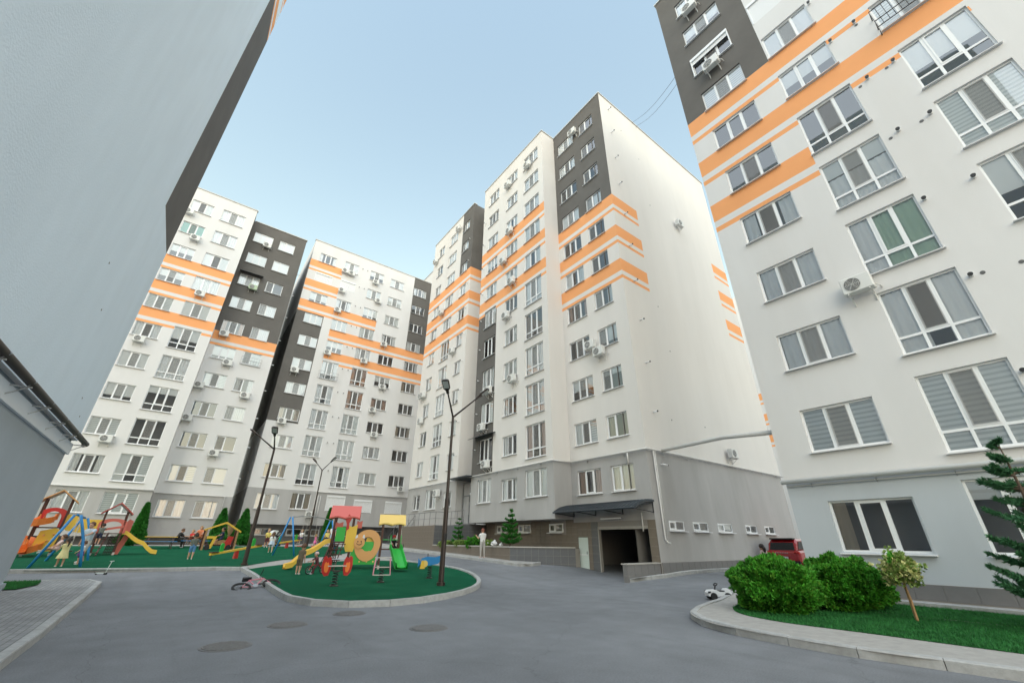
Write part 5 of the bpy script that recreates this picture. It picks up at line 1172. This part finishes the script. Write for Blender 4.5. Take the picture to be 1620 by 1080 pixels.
for s in (-1, 1):
    MB().add([(-1.85, s*.748, 1.1), (.9, s*.735, 1.1), (.4, s*.725, 1.5), (-1.6, s*.735, 1.5)], [(0, 1, 2, 3)]).build('side_window', 'car_glass', cr)
    MB().bbox(-2.2, min(s*.58, s*.88), .86, -2.06, max(s*.58, s*.88), .99, .02).build('tail_light', 'lamp_red', cr)
    for x in (-1.35, 1.4): wo = MB().disc((x, s*.86, .34), .34, 24, Y_, 0, .2).build('wheel', 'rubber', cr); MB().disc((x, s*.965, .34), .21, 20, Y_, 0, .02).build('rim', 'steel', wo)
    MB().box(.55, min(s*.9, s*1.08), 1.02, .7, max(s*.9, s*1.08), 1.16).build('mirror', 'car_red', cr)
MB().box(-2.235, -.26, .62, -2.215, .26, .73).build('number_plate', 'plate', cr); MB().box(-2.26, -.82, .36, -2.1, .82, .52).build('bumper', 'black', cr)
MB().box(-2.0, -.62, 1.60, -1.6, .62, 1.67).build('roof_spoiler', 'black', cr)
for k in range(8): MB().box(-2.215, .33-.09*k, .895, -2.205, .38-.09*k, .935).build('badge_letter', 'steel', cr)
# stroller
qx, qy = 7.0, 42.2
sr = thing('stroller', 'black baby stroller with white hood by the far block', 'stroller', (qx, qy, G(qx, qy)), R_(20))
MB().prism([(-.35, 0), (.30, 0), (.38, .25), (-.42, .3)], .42, (0, 0, .55), X_, Z_).build('carrycot', 'black', sr)
hood = [(-.42, .3)]+[(-.12+.36*math.cos(a), .3+.36*math.sin(a)) for a in [math.pi-i*math.pi/12 for i in range(9)]]
MB().prism(hood+[(-.12, .3)], .43, (0, 0, .55), X_, Z_).build('hood', 'paint_white', sr)
f = MB(); f.tube([(-.35, -.2, .15), (.45, -.2, 1.0), (.45, .2, 1.0), (-.35, .2, .15)], .018, 6); f.tube([(.35, -.2, .15), (-.2, -.2, .6)], .018, 6); f.tube([(.35, .2, .15), (-.2, .2, .6)], .018, 6); f.build('frame', 'steel', sr)
for x in (-.35, .35):
    for y in (-.22, .22): MB().disc((x, y, .12), .12, 14, Y_, 0, .04).build('wheel', 'rubber', sr)
# plastic bags on the planter
def bag(x, y, z, s, label):
    r = random.Random(label); mb = MB(); mb.ball((0, 0, s*.45), s*.5, 14, 10, 0, (1, .8, .9))
    for i, v in enumerate(mb.v):
        k = 1+.16*math.sin(v[0]*23/s*.3+i)+.12*r.uniform(-1, 1); mb.v[i] = (v[0]*k, v[1]*k, max(0, v[2])*(.85+.08*r.uniform(-1, 1)))
    t = thing('plastic_bag', label, 'bag', (x, y, z), 0, 'white plastic bags'); mb.build('sack', 'paint_white', t)
    t.scale = (1, 1.25, .8); MB().tube([(0, 0, s*.7), (s*.1, -.05*s, s*.95), (s*.22, 0, s*.86)], [s*.2, s*.12, s*.04], 7).build('bag_handle', 'paint_white', t)
bag(16.0, 23.0, 1.34, .42, 'large white plastic bag on the planter coping'); bag(16.0, 23.7, 1.34, .28, 'smaller white plastic bag left of the large one'); bag(16.1, 22.4, 1.34, .25, 'greyish white plastic bag at the right of the pair')
# ------------------------------------------------------------------ vegetation
def foliage(name, pts, dirs, m, parent, size=.1, leaves=4, spread=.9, width=.28, seed=1, loc=(0, 0, 0)):
    """many small leaf blades: each point carries a fan of narrow leaves"""
    rs = np.random.RandomState(seed); P = np.asarray(pts, float); D = np.asarray(dirs, float); n = len(P)
    D = D/np.maximum(np.linalg.norm(D, axis=1, keepdims=True), 1e-6); V = []; F = []
    for k in range(leaves):
        d = D+rs.normal(0, spread*.5, (n, 3)); d /= np.linalg.norm(d, axis=1, keepdims=True)
        s = np.cross(d, rs.normal(0, 1, (n, 3))); s /= np.maximum(np.linalg.norm(s, axis=1, keepdims=True), 1e-6)
        L = (size*rs.uniform(.6, 1.3, (n, 1))); w = L*width
        a = P; b = P+d*L*.5+s*w; c = P+d*L; e = P+d*L*.5-s*w
        base = k*n*4; V.append(np.stack([a, b, c, e], 1).reshape(-1, 3))
        idx = base+np.arange(n)*4; F.append(np.stack([idx, idx+1, idx+2, idx+3], 1))
    V = np.concatenate(V); F = np.concatenate(F)
    me = bpy.data.meshes.new(name); me.vertices.add(len(V)); me.vertices.foreach_set('co', V.ravel()); me.loops.add(F.size); me.loops.foreach_set('vertex_index', F.ravel().astype(np.int32))
    me.polygons.add(len(F)); me.polygons.foreach_set('loop_start', np.arange(len(F), dtype=np.int32)*4); me.polygons.foreach_set('loop_total', np.full(len(F), 4, np.int32))
    me.materials.append(MATS[m]); me.update(calc_edges=True); me.validate()
    return link(name, me, parent, loc)
def lumpy(n, rx, ry, rz, cz, seed, lo=.62, hi=1.0, lump=.22, fq=2.2, low=-.9):
    rs = np.random.RandomState(seed); o = []; d = []
    while len(o) < n:
        v = rs.normal(0, 1, 3); v /= np.linalg.norm(v)
        if v[2] < low: continue
        k = 1+lump*2*(mnoise.noise(Vector(v*fq)+Vector((seed, 0, 0))))+lump*.8*mnoise.noise(Vector(v*fq*3)+Vector((0, seed, 0)))
        q = k*(hi-(hi-lo)*rs.uniform(0, 1)**2.2); p = np.array([v[0]*rx, v[1]*ry, v[2]*rz])*q; p[2] = max(.02, p[2]+cz)
        o.append(p); d.append([v[0], v[1], v[2]*.6+.55])
    return o, d
def bush(x, y, rx, ry, h, n, label, seed, z=None, m='leaf_bush', size=.13, grp='evergreen shrubs', name='evergreen_shrub'):
    z = (T(x, y)+.15) if z is None else z
    t = thing(name, label, 'shrub', (x, y, z), 0, grp)
    p, d = lumpy(n, rx, ry, h*.56, h*.46, seed); foliage('crown', p, d, m, t, size, 5, .8, .24, seed)
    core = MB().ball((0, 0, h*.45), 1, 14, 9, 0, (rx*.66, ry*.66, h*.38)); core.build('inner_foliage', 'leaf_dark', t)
    tr = MB()
    for k in range(5): a = k*1.3; tr.tube([(0, 0, -.05), (.15*math.cos(a)*rx, .15*math.sin(a)*ry, h*.2), (.4*math.cos(a)*rx, .4*math.sin(a)*ry, h*.5)], [.03, .022, .012], 6)
    tr.build('stem', 'bark', t)
bush(12.3, 5.45, .86, .86, 1.04, 13000, 'large round green shrub at the kerb bend', 3, size=.085)
bush(14.25, 4.55, 1.05, .8, 1.0, 13000, 'wide green shrub nearer the wall of the right block', 9, size=.085)
def thuja(x, y, h, r_, label, seed):
    t = thing('thuja_tree', label, 'tree', (x, y, T(x, y)+.08), 0, 'columnar thujas before the far blocks'); rs = np.random.RandomState(seed); P = []; D = []
    for i in range(2600):
        k = rs.uniform(0, 1)**1.35; a = rs.uniform(0, 6.283); rr = r_*(1-k)**.75*(min(1, k*7+.35))*(1+.22*mnoise.noise(Vector((math.cos(a)*2, math.sin(a)*2, k*7+seed))))*rs.uniform(.7, 1.02)
        P.append((rr*math.cos(a), rr*math.sin(a), .08+k*h)); D.append((math.cos(a)*.6, math.sin(a)*.6, 1))
    foliage('crown', P, D, 'leaf_thuja', t, .17, 4, .6, .22, seed)
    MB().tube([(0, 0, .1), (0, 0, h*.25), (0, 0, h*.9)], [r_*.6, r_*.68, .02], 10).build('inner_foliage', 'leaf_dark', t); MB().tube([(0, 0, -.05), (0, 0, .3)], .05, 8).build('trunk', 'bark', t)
for a in [(-2.05, 43.4, 2.75, .55, 'pointed thuja at the corner beside the left picnic table', 1), (3.05, 44.3, 2.6, .72, 'pointed thuja behind the train playhouse', 2), (4.7, 44.6, 2.65, .75, 'pointed thuja behind the first lamp post', 3), (11.3, 43.2, 2.9, .5, 'slim pointed thuja behind the centre play set', 4)]: thuja(*a)
for x, y, s, l in ((-2.6, 42.9, 5, 'low round shrub at the foot of the corner thuja'), (3.1, 43.4, 6, 'low round shrub behind the train playhouse'), (5.0, 43.8, 7, 'low round shrub behind the first lamp post')): bush(x, y, .5, .5, .75, 900, l, s, T(x, y)+.08, 'leaf_thuja', .14, 'low round shrubs', 'round_shrub')
def conifer(x, y, z, h, r0, label, seed, tiers=9, n=9, m='leaf_spruce', droop=.1, gap=.0, needle=.09, dens=26, start=.08, fac=.9):
    """young conifer: whorls of limbs set with needles, sparse leader at the top"""
    t = thing('conifer_tree', label, 'tree', (x, y, z), 0, 'young conifers'); r = random.Random(seed); tr = MB().tube([(0, 0, -.1), (0, 0, h*.6), (0, 0, h)], [.035*h/2, .022*h/2, .006], 8); P = []; D = []
    for i in range(tiers):
        k = start+(1-start-.04)*(i/(tiers-1)); L0 = r0*(1-k)**fac+.06
        for j in range(max(4, int(n*(1-k*.45)))):
            a = j*6.283/n+i*.7+r.uniform(-.25, .25); L = L0*r.uniform(.72, 1.12); up_ = .25-droop*(1-k); d = Vector((math.cos(a), math.sin(a), up_)).normalized(); o = Vector((0, 0, k*h+r.uniform(-.05, .05)))
            pts = [o, o+d*L*.55+Vector((0, 0, -droop*L*.2)), o+d*L+Vector((0, 0, .12*L))]; tr.tube(pts, [.012*h/2, .008, .003], 5)
            side = d.cross(Vector((0, 0, 1))).normalized()
            for q in range(int(dens*L/.6)+4):
                f = r.uniform(.12, 1); p = pts[0].lerp(pts[1], f*2) if f < .5 else pts[1].lerp(pts[2], f*2-1)
                off = side*r.uniform(-1, 1)*.28*L*(1-f)*1.4; p = p+off+Vector((0, 0, r.uniform(-.02, .03))); P.append(tuple(p)); D.append(tuple(d*.9+off*2.2+Vector((0, 0, .25))))
    tr.build('trunk', 'bark', t); foliage('crown', P, D, m, t, needle, 6, 1.0, .10, seed)
conifer(13.5, .75, .12, 3.52, 1.12, 'dark green spruce at the right edge of the lawn', 5, 11, 11, needle=.085, dens=110, start=.14, fac=.8)
conifer(16.4, 21.9, 1.25, 2.1, .75, 'larger young conifer in the planter before the basement windows', 8, 7, 8, 'leaf_thuja', .0, needle=.11, dens=60, start=.12)
conifer(16.35, 28.0, 1.25, 1.8, .55, 'smaller young conifer in the planter before the grey tiles', 12, 6, 7, 'leaf_thuja', .0, needle=.10, dens=50, start=.12)
for i, (x, y, rx, h, m, l) in enumerate([(16.2, 29.3, .6, .35, 'leaf_pale', 'low yellowish plant left in the planter'), (16.2, 27.2, .5, .4, 'leaf_pale', 'low yellowish plant mid planter by small conifer'), (16.2, 25.6, .6, .6, 'leaf_bush', 'green leafy plant beside the woman in white'), (16.2, 23.9, .35, .35, 'leaf_pale', 'small plant next to the white bags')]): bush(x, y, rx, .45, h, 500, l, 30+i, 1.2, m, .12, 'planter plants', 'leafy_plant')
# standard euonymus: ball on a stake
tx, ty = 13.34, 3.13
t = thing('topiary_tree', 'small topiary with variegated cream crown on a thin trunk', 'tree', (tx, ty, T(tx, ty)+.12), R_(0)); t.scale = (.9, .9, .9)
MB().tube([(0, 0, -.1), (.03, -.01, .4), (0, 0, .85), (.02, 0, 1.1)], [.028, .024, .022, .012], 8).build('trunk', 'wood', t); MB().tube([(.05, .03, -.1), (.04, .02, .9)], .018, 6).build('stake', 'wood', t)
p, d = lumpy(700, .32, .32, .30, 1.05, 41, .25, 1.0, .35); p = [(a, b, max(c, .70)) for a, b, c in p]; foliage('crown', p, d, 'leaf_cream', t, .075, 4, 1.4, .36, 4); p, d = lumpy(950, .34, .34, .32, 1.05, 43, .2, 1.05, .4); foliage('green_leaves', p, d, 'leaf_pale', t, .075, 4, 1.4, .36, 7)
foliage('shoot', [(.05*i-.35, 0, 1.3+.03*i) for i in range(-2, 4)], [(-.5, 0, .8)]*6, 'leaf_bush', t, .12, 4, .8, .3, 9)
# ------------------------------------------------------------------ people
def person(label, pos, h, az, top, bot, hair='hair_brown', style='short', pose=None, child=True, sleeve=.5, long=False, skin='skin', shoe='cloth_white', dress=None, cap=None, grp='people in the playground'):
    q = dict(lean=0, hl=4, hr=-4, kl=4, kr=4, sl=6, sr=-6, al=10, ar=10, el=12, er=12, sit=None, turn=0, nod=0); q.update(pose or {})
    hip = (.455 if child else .50)*h; ul, ll = hip*.50, hip*.42; fh = hip*.08
    tor = (.285 if child else .30)*h; nk = .045*h; hr_ = (.088 if child else .066)*h; sw = (.105 if child else .115)*h; hw = .055*h
    bones = []
    def dn(a, ab=0, s=1): a, ab = R_(a), R_(ab); return Vector((s*math.sin(ab), -math.sin(a)*math.cos(ab), -math.cos(a)*math.cos(ab)))
    ln = R_(q['lean']); upv = Vector((0, -math.sin(ln), math.cos(ln))); pz = q['sit'] if q['sit'] is not None else None
    feet = []
    pel = Vector((0, 0, 0)); legs = []
    for s, hf, kf in ((-1, q['hr'], q['kr']), (1, q['hl'], q['kl'])):
        o = pel+Vector((s*hw, 0, 0)); kn = o+dn(hf, 2, s)*ul; an = kn+dn(hf-kf)*ll; toe = an+Vector((0, -.085*h, -fh*.55)); legs.append((o, kn, an, toe))
    zmin = min(l[2].z for l in legs)-fh
    dz = -zmin if pz is None else pz
    sh = pel+upv*tor; nb = sh+upv*nk*.6; hc = sh+upv*(nk+hr_*.95)+Vector((0, -.01*h, 0))
    B = []                                                    # bones: (a, b, ra, rb, tag)
    B.append((pel+Vector((0, 0, .01*h)), pel+upv*tor*.5, .068*h, .064*h, 'pelvis')); B.append((pel+upv*tor*.35, pel+upv*tor*.92, .066*h, .068*h, 'torso'))
    for s in (-1, 1): B.append((pel+Vector((s*hw*.7, 0, 0)), pel+upv*tor*.9+Vector((s*sw*.55, 0, 0)), .058*h, .056*h, 'torso2'))
    B.append((pel+upv*tor*.93+Vector((-sw*.8, 0, 0)), pel+upv*tor*.93+Vector((sw*.8, 0, 0)), .045*h, .045*h, 'torso'))
    B.append((sh-upv*.02*h, hc, .030*h, .030*h, 'neck'))
    hands = []
    for s, sf, ab, ef in ((-1, q['sr'], q['ar'], q['er']), (1, q['sl'], q['al'], q['el'])):
        o = pel+upv*tor*.93+Vector((s*sw, 0, 0)); el = o+dn(sf, ab, s)*.16*h; wr = el+dn(sf+ef, ab*.6, s)*.14*h
        B.append((o, o.lerp(el, sleeve), .036*h, .033*h, 'sleeve')); B.append((o.lerp(el, sleeve), el, .029*h, .025*h, 'arm')); B.append((el, wr, .025*h, .018*h, 'arm')); hands.append((wr, (wr-el).normalized(), s))
        B.append((wr, wr+(wr-el).normalized()*.045*h, .020*h, .018*h, 'arm'))
    for o, kn, an, toe in legs:
        B.append((o, kn, .058*h, .040*h, 'thigh')); B.append((kn, an, .038*h, .023*h, 'shin')); B.append((an+Vector((0, .015*h, -fh*.3)), toe, .024*h, .022*h, 'foot'))
    mb = MB()
    for a, b, ra, rb, tg in B:
        d = (b-a); n = 5; pts = [a-d.normalized()*ra*.7, a-d.normalized()*ra*.3]+[a.lerp(b, i/n) for i in range(n+1)]+[b+d.normalized()*rb*.3, b+d.normalized()*rb*.7]
        mb.tube(pts, [ra*.45, ra*.85]+[ra+(rb-ra)*i/n for i in range(n+1)]+[rb*.85, rb*.45], 12)
    mb.ball(hc, hr_, 18, 14, 0, (.82, .95, 1.08)); mb.ball(hc+Vector((0, -hr_*.35, -hr_*.55)), hr_*.58, 12, 9); mb.ball(hc+Vector((0, -hr_*.95, -hr_*.10)), hr_*.17, 8, 6, 0, (.7, 1, 1.2))
    for s in (-1, 1): mb.ball(hc+Vector((s*hr_*.82, .02*hr_, -.05*hr_)), hr_*.2, 8, 6, 0, (.5, .8, 1.2))
    tmp = mb.build('tmp', 'skin'); md = tmp.modifiers.new('r', 'REMESH'); md.mode = 'VOXEL'; md.voxel_size = .0125*h; md.use_smooth_shade = True
    sm = tmp.modifiers.new('s', 'SMOOTH'); sm.iterations = 2; sm.factor = .5
    dg = bpy.context.evaluated_depsgraph_get(); me = bpy.data.meshes.new_from_object(tmp.evaluated_get(dg)); bpy.data.objects.remove(tmp)
    mats = [skin, top, bot, shoe]; tagm = dict(neck=0, arm=0, torso=1, torso2=1, sleeve=1, pelvis=2, thigh=2, shin=2 if long else 0, foot=3)
    me.materials.clear()
    for m in mats: me.materials.append(MATS[m])
    A = np.array([tuple(b[0]) for b in B]); Bb = np.array([tuple(b[1]) for b in B]); rr = np.array([(b[2]+b[3])/2 for b in B]); AB = Bb-A; L2_ = (AB**2).sum(1)
    C = np.empty(len(me.polygons)*3); me.polygons.foreach_get('center', C); C = C.reshape(-1, 3)
    tt = np.clip(((C[:, None]-A[None])*AB[None]).sum(2)/L2_[None], 0, 1); dist = np.linalg.norm(C[:, None]-(A[None]+tt[..., None]*AB[None]), axis=2)-rr[None]; nb_ = dist.argmin(1)
    mi = np.array([tagm[B[k][4]] for k in nb_]); hd = np.linalg.norm(C-np.array(hc), axis=1) < hr_*1.35; mi[hd] = 0
    for k, c in enumerate(C):
        tgk = B[nb_[k]][4]
        if tgk == 'torso2' and (c[2] < tor*.16): mi[k] = 2
        if tgk == 'thigh' and not long and tt[k, nb_[k]] > .82: mi[k] = 0
    me.polygons.foreach_set('material_index', mi.astype(np.int32)); me.polygons.foreach_set('use_smooth', np.ones(len(mi), bool))
    bm = bmesh.new(); bm.from_mesh(me)
    for wr, d, s in hands:                                     # palm ends in five fingers
        hb = MB(); pa = wr+d*.045*h; sd_ = Vector((0, 1, 0)).cross(d)
        sd_ = Vector((0, -1, 0)) if abs(d.y) < .8 else Vector((0, 0, 1)); sd_ = (sd_-d*sd_.dot(d)).normalized(); inn = d.cross(sd_).normalized()*s
        for f, (of, L) in enumerate(((-.013, .030), (-.0045, .036), (.004, .038), (.0125, .034))):
            p = pa+sd_*of*h; hb.tube([p-d*.012*h, p+d*L*.5*h, p+d*L*.85*h+inn*.010*h, p+d*L*h*.95+inn*.018*h], [.0055*h, .005*h, .0045*h, .003*h], 5)
        p = wr+d*.018*h+sd_*.014*h; hb.tube([p, p+(d*.6+sd_)*.018*h, p+(d*1.2+sd_*.9)*.026*h], [.0065*h, .006*h, .004*h], 5)
        vv = [bm.verts.new(v) for v in hb.v]
        for fc_ in hb.f:
            ff = bm.faces.new([vv[i] for i in fc_]); ff.material_index = 0; ff.smooth = True
    bm.to_mesh(me); bm.free(); me.name = 'body'
    t = thing('person', label, 'person', (pos[0], pos[1], pos[2]+dz), az, grp); link('body', me, t)
    hm = MB(); hh = hc+Vector((0, hr_*.10, hr_*.12)); k = 1.10
    vs = []; nu, nv = 16, 9
    for i in range(nv+1):
        ph = math.pi/2-(math.pi*(.62))*i/nv
        for j in range(nu):
            a = 2*math.pi*j/nu; front = max(0, -math.sin(a)); p_ = max(ph, -.55+1.15*front)
            vs.append(tuple(hh+Vector((math.cos(p_)*math.cos(a)*hr_*.90*k, math.cos(p_)*math.sin(a)*hr_*.98*k, math.sin(p_)*hr_*1.05*k))))
    hm.add(vs, [(i*nu+j, i*nu+(j+1) % nu, (i+1)*nu+(j+1) % nu, (i+1)*nu+j) for i in range(nv) for j in range(nu)])
    if style in ('long', 'pony'):
        w = .62 if style == 'long' else .3; b0 = hh+Vector((0, hr_*.75, -.1*hr_)); hm.tube([b0, b0+Vector((0, hr_*.35, -hr_*.6)), b0+Vector((0, hr_*.2, -hr_*1.6)), b0+Vector((0, hr_*.15, -hr_*2.4))], [hr_*w, hr_*w*1.05, hr_*w*.9, hr_*w*.35], 10)
    if style == 'bun': hm.ball(hh+Vector((0, hr_*1.0, hr_*.45)), hr_*.4, 10, 7)
    rj = random.Random(label); hm.v = [(v[0]+rj.uniform(-.05, .05)*hr_, v[1]+rj.uniform(-.05, .05)*hr_, v[2]+rj.uniform(-.07, .05)*hr_) for v in hm.v]
    hm.build('hair', hair, t, smooth=True)
    fc = MB()
    for s in (-1, 1): fc.ball(hc+Vector((s*hr_*.33, -hr_*.86, hr_*.06)), hr_*.10, 8, 5, 0, (1, .5, .7))
    fc.ball(hc+Vector((0, -hr_*.88, -hr_*.52)), hr_*.16, 8, 5, 1, (1.2, .4, .35)); fc.build('face', ['eye', 'lip'], t)
    if cap:
        cm = MB(); cm.ball(hh+Vector((0, 0, hr_*.25)), hr_*1.08, 14, 8, 0, (1, 1.05, .85)); cm.build('cap', cap, t, smooth=True)
    if dress:
        dm, L, flare = dress; sk = MB(); n = 18; vs = []; w0 = pel+upv*tor*.35; rings = 5
        for i in range(rings+1):
            f = i/rings; c = w0+Vector((0, -.01*h*0, -(L*h)*f)); rad = .085*h+flare*h*f
            for j in range(n): a = 2*math.pi*j/n; k2 = 1+.08*f*math.sin(a*6); vs.append((c.x+rad*1.12*k2*math.cos(a), c.y+rad*.92*k2*math.sin(a), c.z))
        sk.add(vs, [(i*n+j, i*n+(j+1) % n, (i+1)*n+(j+1) % n, (i+1)*n+j) for i in range(rings) for j in range(n)]); sk.build('skirt', dm, t, smooth=True)
    return t
def gp(x, y): return (x, y, G(x, y))
SIT = dict(hl=84, hr=80, kl=82, kr=80)
AZ_CAM = lambda x, y: math.atan2(x, -y)*1.0    # facing the camera
def face(x, y, tx, ty): return math.atan2(tx-x, -(ty-y))
P_ = person
P_('man in pale blue tee and shorts pushing the left swing', gp(-3.0, 28.4), 1.74, face(-3, 28.4, -4.2, 26.5), 'cloth_paleblue', 'cloth_stone', 'hair_brown', 'short', dict(lean=6, hl=16, hr=-16, kr=14, sl=60, sr=-10, el=15), False, .55)
P_('girl in pale yellow dress standing before the left swing', gp(-3.35, 26.4), 1.12, face(-3.35, 26.4, -3.9, 27.6), 'cloth_paleyellow', 'cloth_paleyellow', 'hair_dark', 'pony', dict(hl=8, hr=-6, sl=40, sr=70, el=20), dress=('cloth_paleyellow', .28, .075))
P_('child in pale pink seated on the left swing', (-3.75, 27.25, G(-3.75, 27.25)), 1.1, face(-3.4, 27.2, -6, 26.2), 'cloth_palepink', 'cloth_palepink', 'hair_brown', 'short', dict(sit=.62, hl=95, hr=88, kl=25, kr=30, sl=35, sr=35, lean=-12))
P_('small child in purple between the man and the girl', gp(-2.95, 27.5), .95, face(-2.95, 27.5, -4, 27), 'cloth_white', 'cloth_purple', 'hair_brown', 'short', dict(sl=40), dress=('cloth_purple', .2, .06))
P_('child in grey climbing the ladder of the left play set', (-3.15, 33.6, G(-3.1, 33.6)+.55), 1.1, face(0, 0, 0, 1), 'cloth_grey', 'cloth_navy', 'hair_dark', 'short', dict(hl=35, kl=45, sl=110, sr=90, lean=8))
P_('boy in grey shirt and blue shorts seen from behind', gp(1.1, 29.6), 1.30, face(1.1, 29.6, 1.9, 41), 'cloth_grey', 'cloth_blue', 'hair_dark', 'short', dict(sl=25, sr=20, el=70, er=70, hl=5, hr=-8))
P_('person in black seated on the picnic bench', (.35, 40.1, G(.35, 40.1)), 1.66, face(.4, 40, 1.6, 40.3), 'cloth_black', 'cloth_black', 'hair_brown', 'short', dict(sit=.50, lean=22, sl=45, sr=45, el=40, er=40, **SIT), False, .9, True, grp='people at the picnic tables')
P_('woman in orange top seated at the wooden table', (1.75, 41.4, G(1.7, 41.4)), 1.66, face(1.75, 41.4, .8, 39.5), 'cloth_orange', 'cloth_orange', 'hair_fair', 'long', dict(sit=.62, lean=8, sl=40, sr=50, el=40, **SIT), False, .3, grp='people at the picnic tables')
P_('child in red seated left of the woman in orange', (1.25, 41.1, G(1.2, 41.1)), 1.2, face(1.2, 41.1, .4, 40), 'cloth_red', 'cloth_red', 'hair_fair', 'short', dict(sit=.55, sl=40, **SIT), grp='people at the picnic tables')
P_('person in navy seated inside the train playhouse', (2.95, 38.55, G(2.95, 38.5)), 1.45, face(2.9, 38.5, 1.5, 38.1), 'cloth_navy', 'cloth_navy', 'hair_dark', 'short', dict(sit=.70, sl=45, sr=40, el=30, hl=72, hr=66, kl=45, kr=50), True, .6, skin='skin_tan', shoe='cloth_black')
P_('girl in yellow top and maroon shorts facing the stroller side', gp(6.2, 40.6), 1.4, face(6.2, 40.6, 5.8, 36), 'cloth_yellow', 'cloth_maroon', 'hair_fair', 'pony', dict(sl=30, sr=30, el=60, er=60))
P_('girl in white top and pale blue skirt seen from behind', gp(5.75, 35.4), 1.34, face(5.75, 35.4, 6.3, 41), 'cloth_white', 'cloth_paleblue', 'hair_brown', 'pony', dict(hl=14, hr=-12, kr=10), dress=('cloth_paleblue', .17, .06))
P_('child in white shirt and navy shorts riding the far seesaw', (8.75, 40.9, G(8.7, 40.9)), 1.25, face(8.7, 40.9, 7, 39.5), 'cloth_white', 'cloth_purple', 'hair_fair', 'short', dict(sit=.70, hl=60, hr=60, kl=70, kr=70, sl=45, sr=45))
P_('small girl in bright pink dress walking', gp(9.7, 40.0), 1.05, face(9.7, 40, 11, 39.5), 'cloth_pink', 'cloth_pink', 'hair_fair', 'pony', dict(hl=18, hr=-14, kr=16, sl=30, sr=20, al=30), dress=('cloth_pink', .2, .07))
P_('boy in yellow shirt and navy shorts near arched swing post', gp(10.9, 41.3), 1.33, face(10.9, 41.3, 9.7, 38), 'cloth_yellow', 'cloth_navy', 'hair_fair', 'short', dict(sr=30))
P_('woman in white and pale blue behind the arched swing post', gp(11.5, 41.9), 1.62, face(11.5, 41.9, 10.5, 38), 'cloth_white', 'cloth_paleblue', 'hair_brown', 'long', dict(sl=15), False, .5, True)
bkid = (5.25, 20.6)
P_('small child with pale helmet riding a red balance bike', (5.25, 20.6, G(*bkid)), .92, R_(-80), 'cloth_maroon', 'cloth_maroon', 'hair_brown', 'short', dict(sit=.36, hl=40, hr=20, kl=25, kr=20, sl=55, sr=55, lean=14), True, .9, True, cap='cloth_palepink')
bb = thing('balance_bike', 'red balance bike under the small child with helmet', 'bicycle', (5.25, 20.6, G(*bkid)), R_(-80)+math.pi/2*-1)
for x in (-.30, .30): wheel(bb, (x, 0, .15), .14, (0, 1, 0), 'rubber', 'steel', 8, .02)
MB().tube([(-.3, 0, .15), (-.1, 0, .32), (.2, 0, .34), (.3, 0, .15)], .018, 8).tube([(.2, 0, .34), (.17, 0, .50)], .015, 8).build('frame', 'paint_red', bb); MB().tube([(.17, -.16, .51), (.17, .16, .51)], .014, 6).build('handlebar', 'black', bb); MB().bbox(-.2, -.06, .33, .02, .06, .37, .015).build('saddle', 'black', bb)
P_('child with red cap at the top of the green slide', (9.15, 22.1, G(9, 22.1)+.85), .98, face(9, 22, 9.2, 20), 'cloth_black', 'cloth_black', 'hair_dark', 'short', dict(sit=.12, sl=40, sr=40, hl=70, hr=70, kl=40, kr=40), True, .9, True, cap='cloth_red')
P_('person standing by the yellow slide of the centre play set', gp(4.55, 20.6), 1.18, face(4.55, 20.6, 5.3, 21.5), 'cloth_olive', 'cloth_olive', 'hair_brown', 'short', dict(sl=25, el=50, lean=10), True, .5)
P_('woman in white top and trousers looking at her phone', (15.15, 23.0, T(15.15, 23.0)+.125), 1.62, face(15.15, 23, 15.3, 30), 'cloth_white', 'cloth_stone', 'hair_red', 'bun', dict(sl=30, sr=20, el=95, er=80, hl=3, hr=-3, nod=10), False, .5, True, shoe='cloth_palepink', grp='people on the pavements')
P_('dark haired person half hidden behind the round shrubs', (22.2, 9.9, T(22.2, 9.9)), 1.30, face(22.2, 9.9, 24, 14), 'cloth_palepink', 'cloth_navy', 'hair_dark', 'long', dict(lean=14), True, grp='people on the pavements')
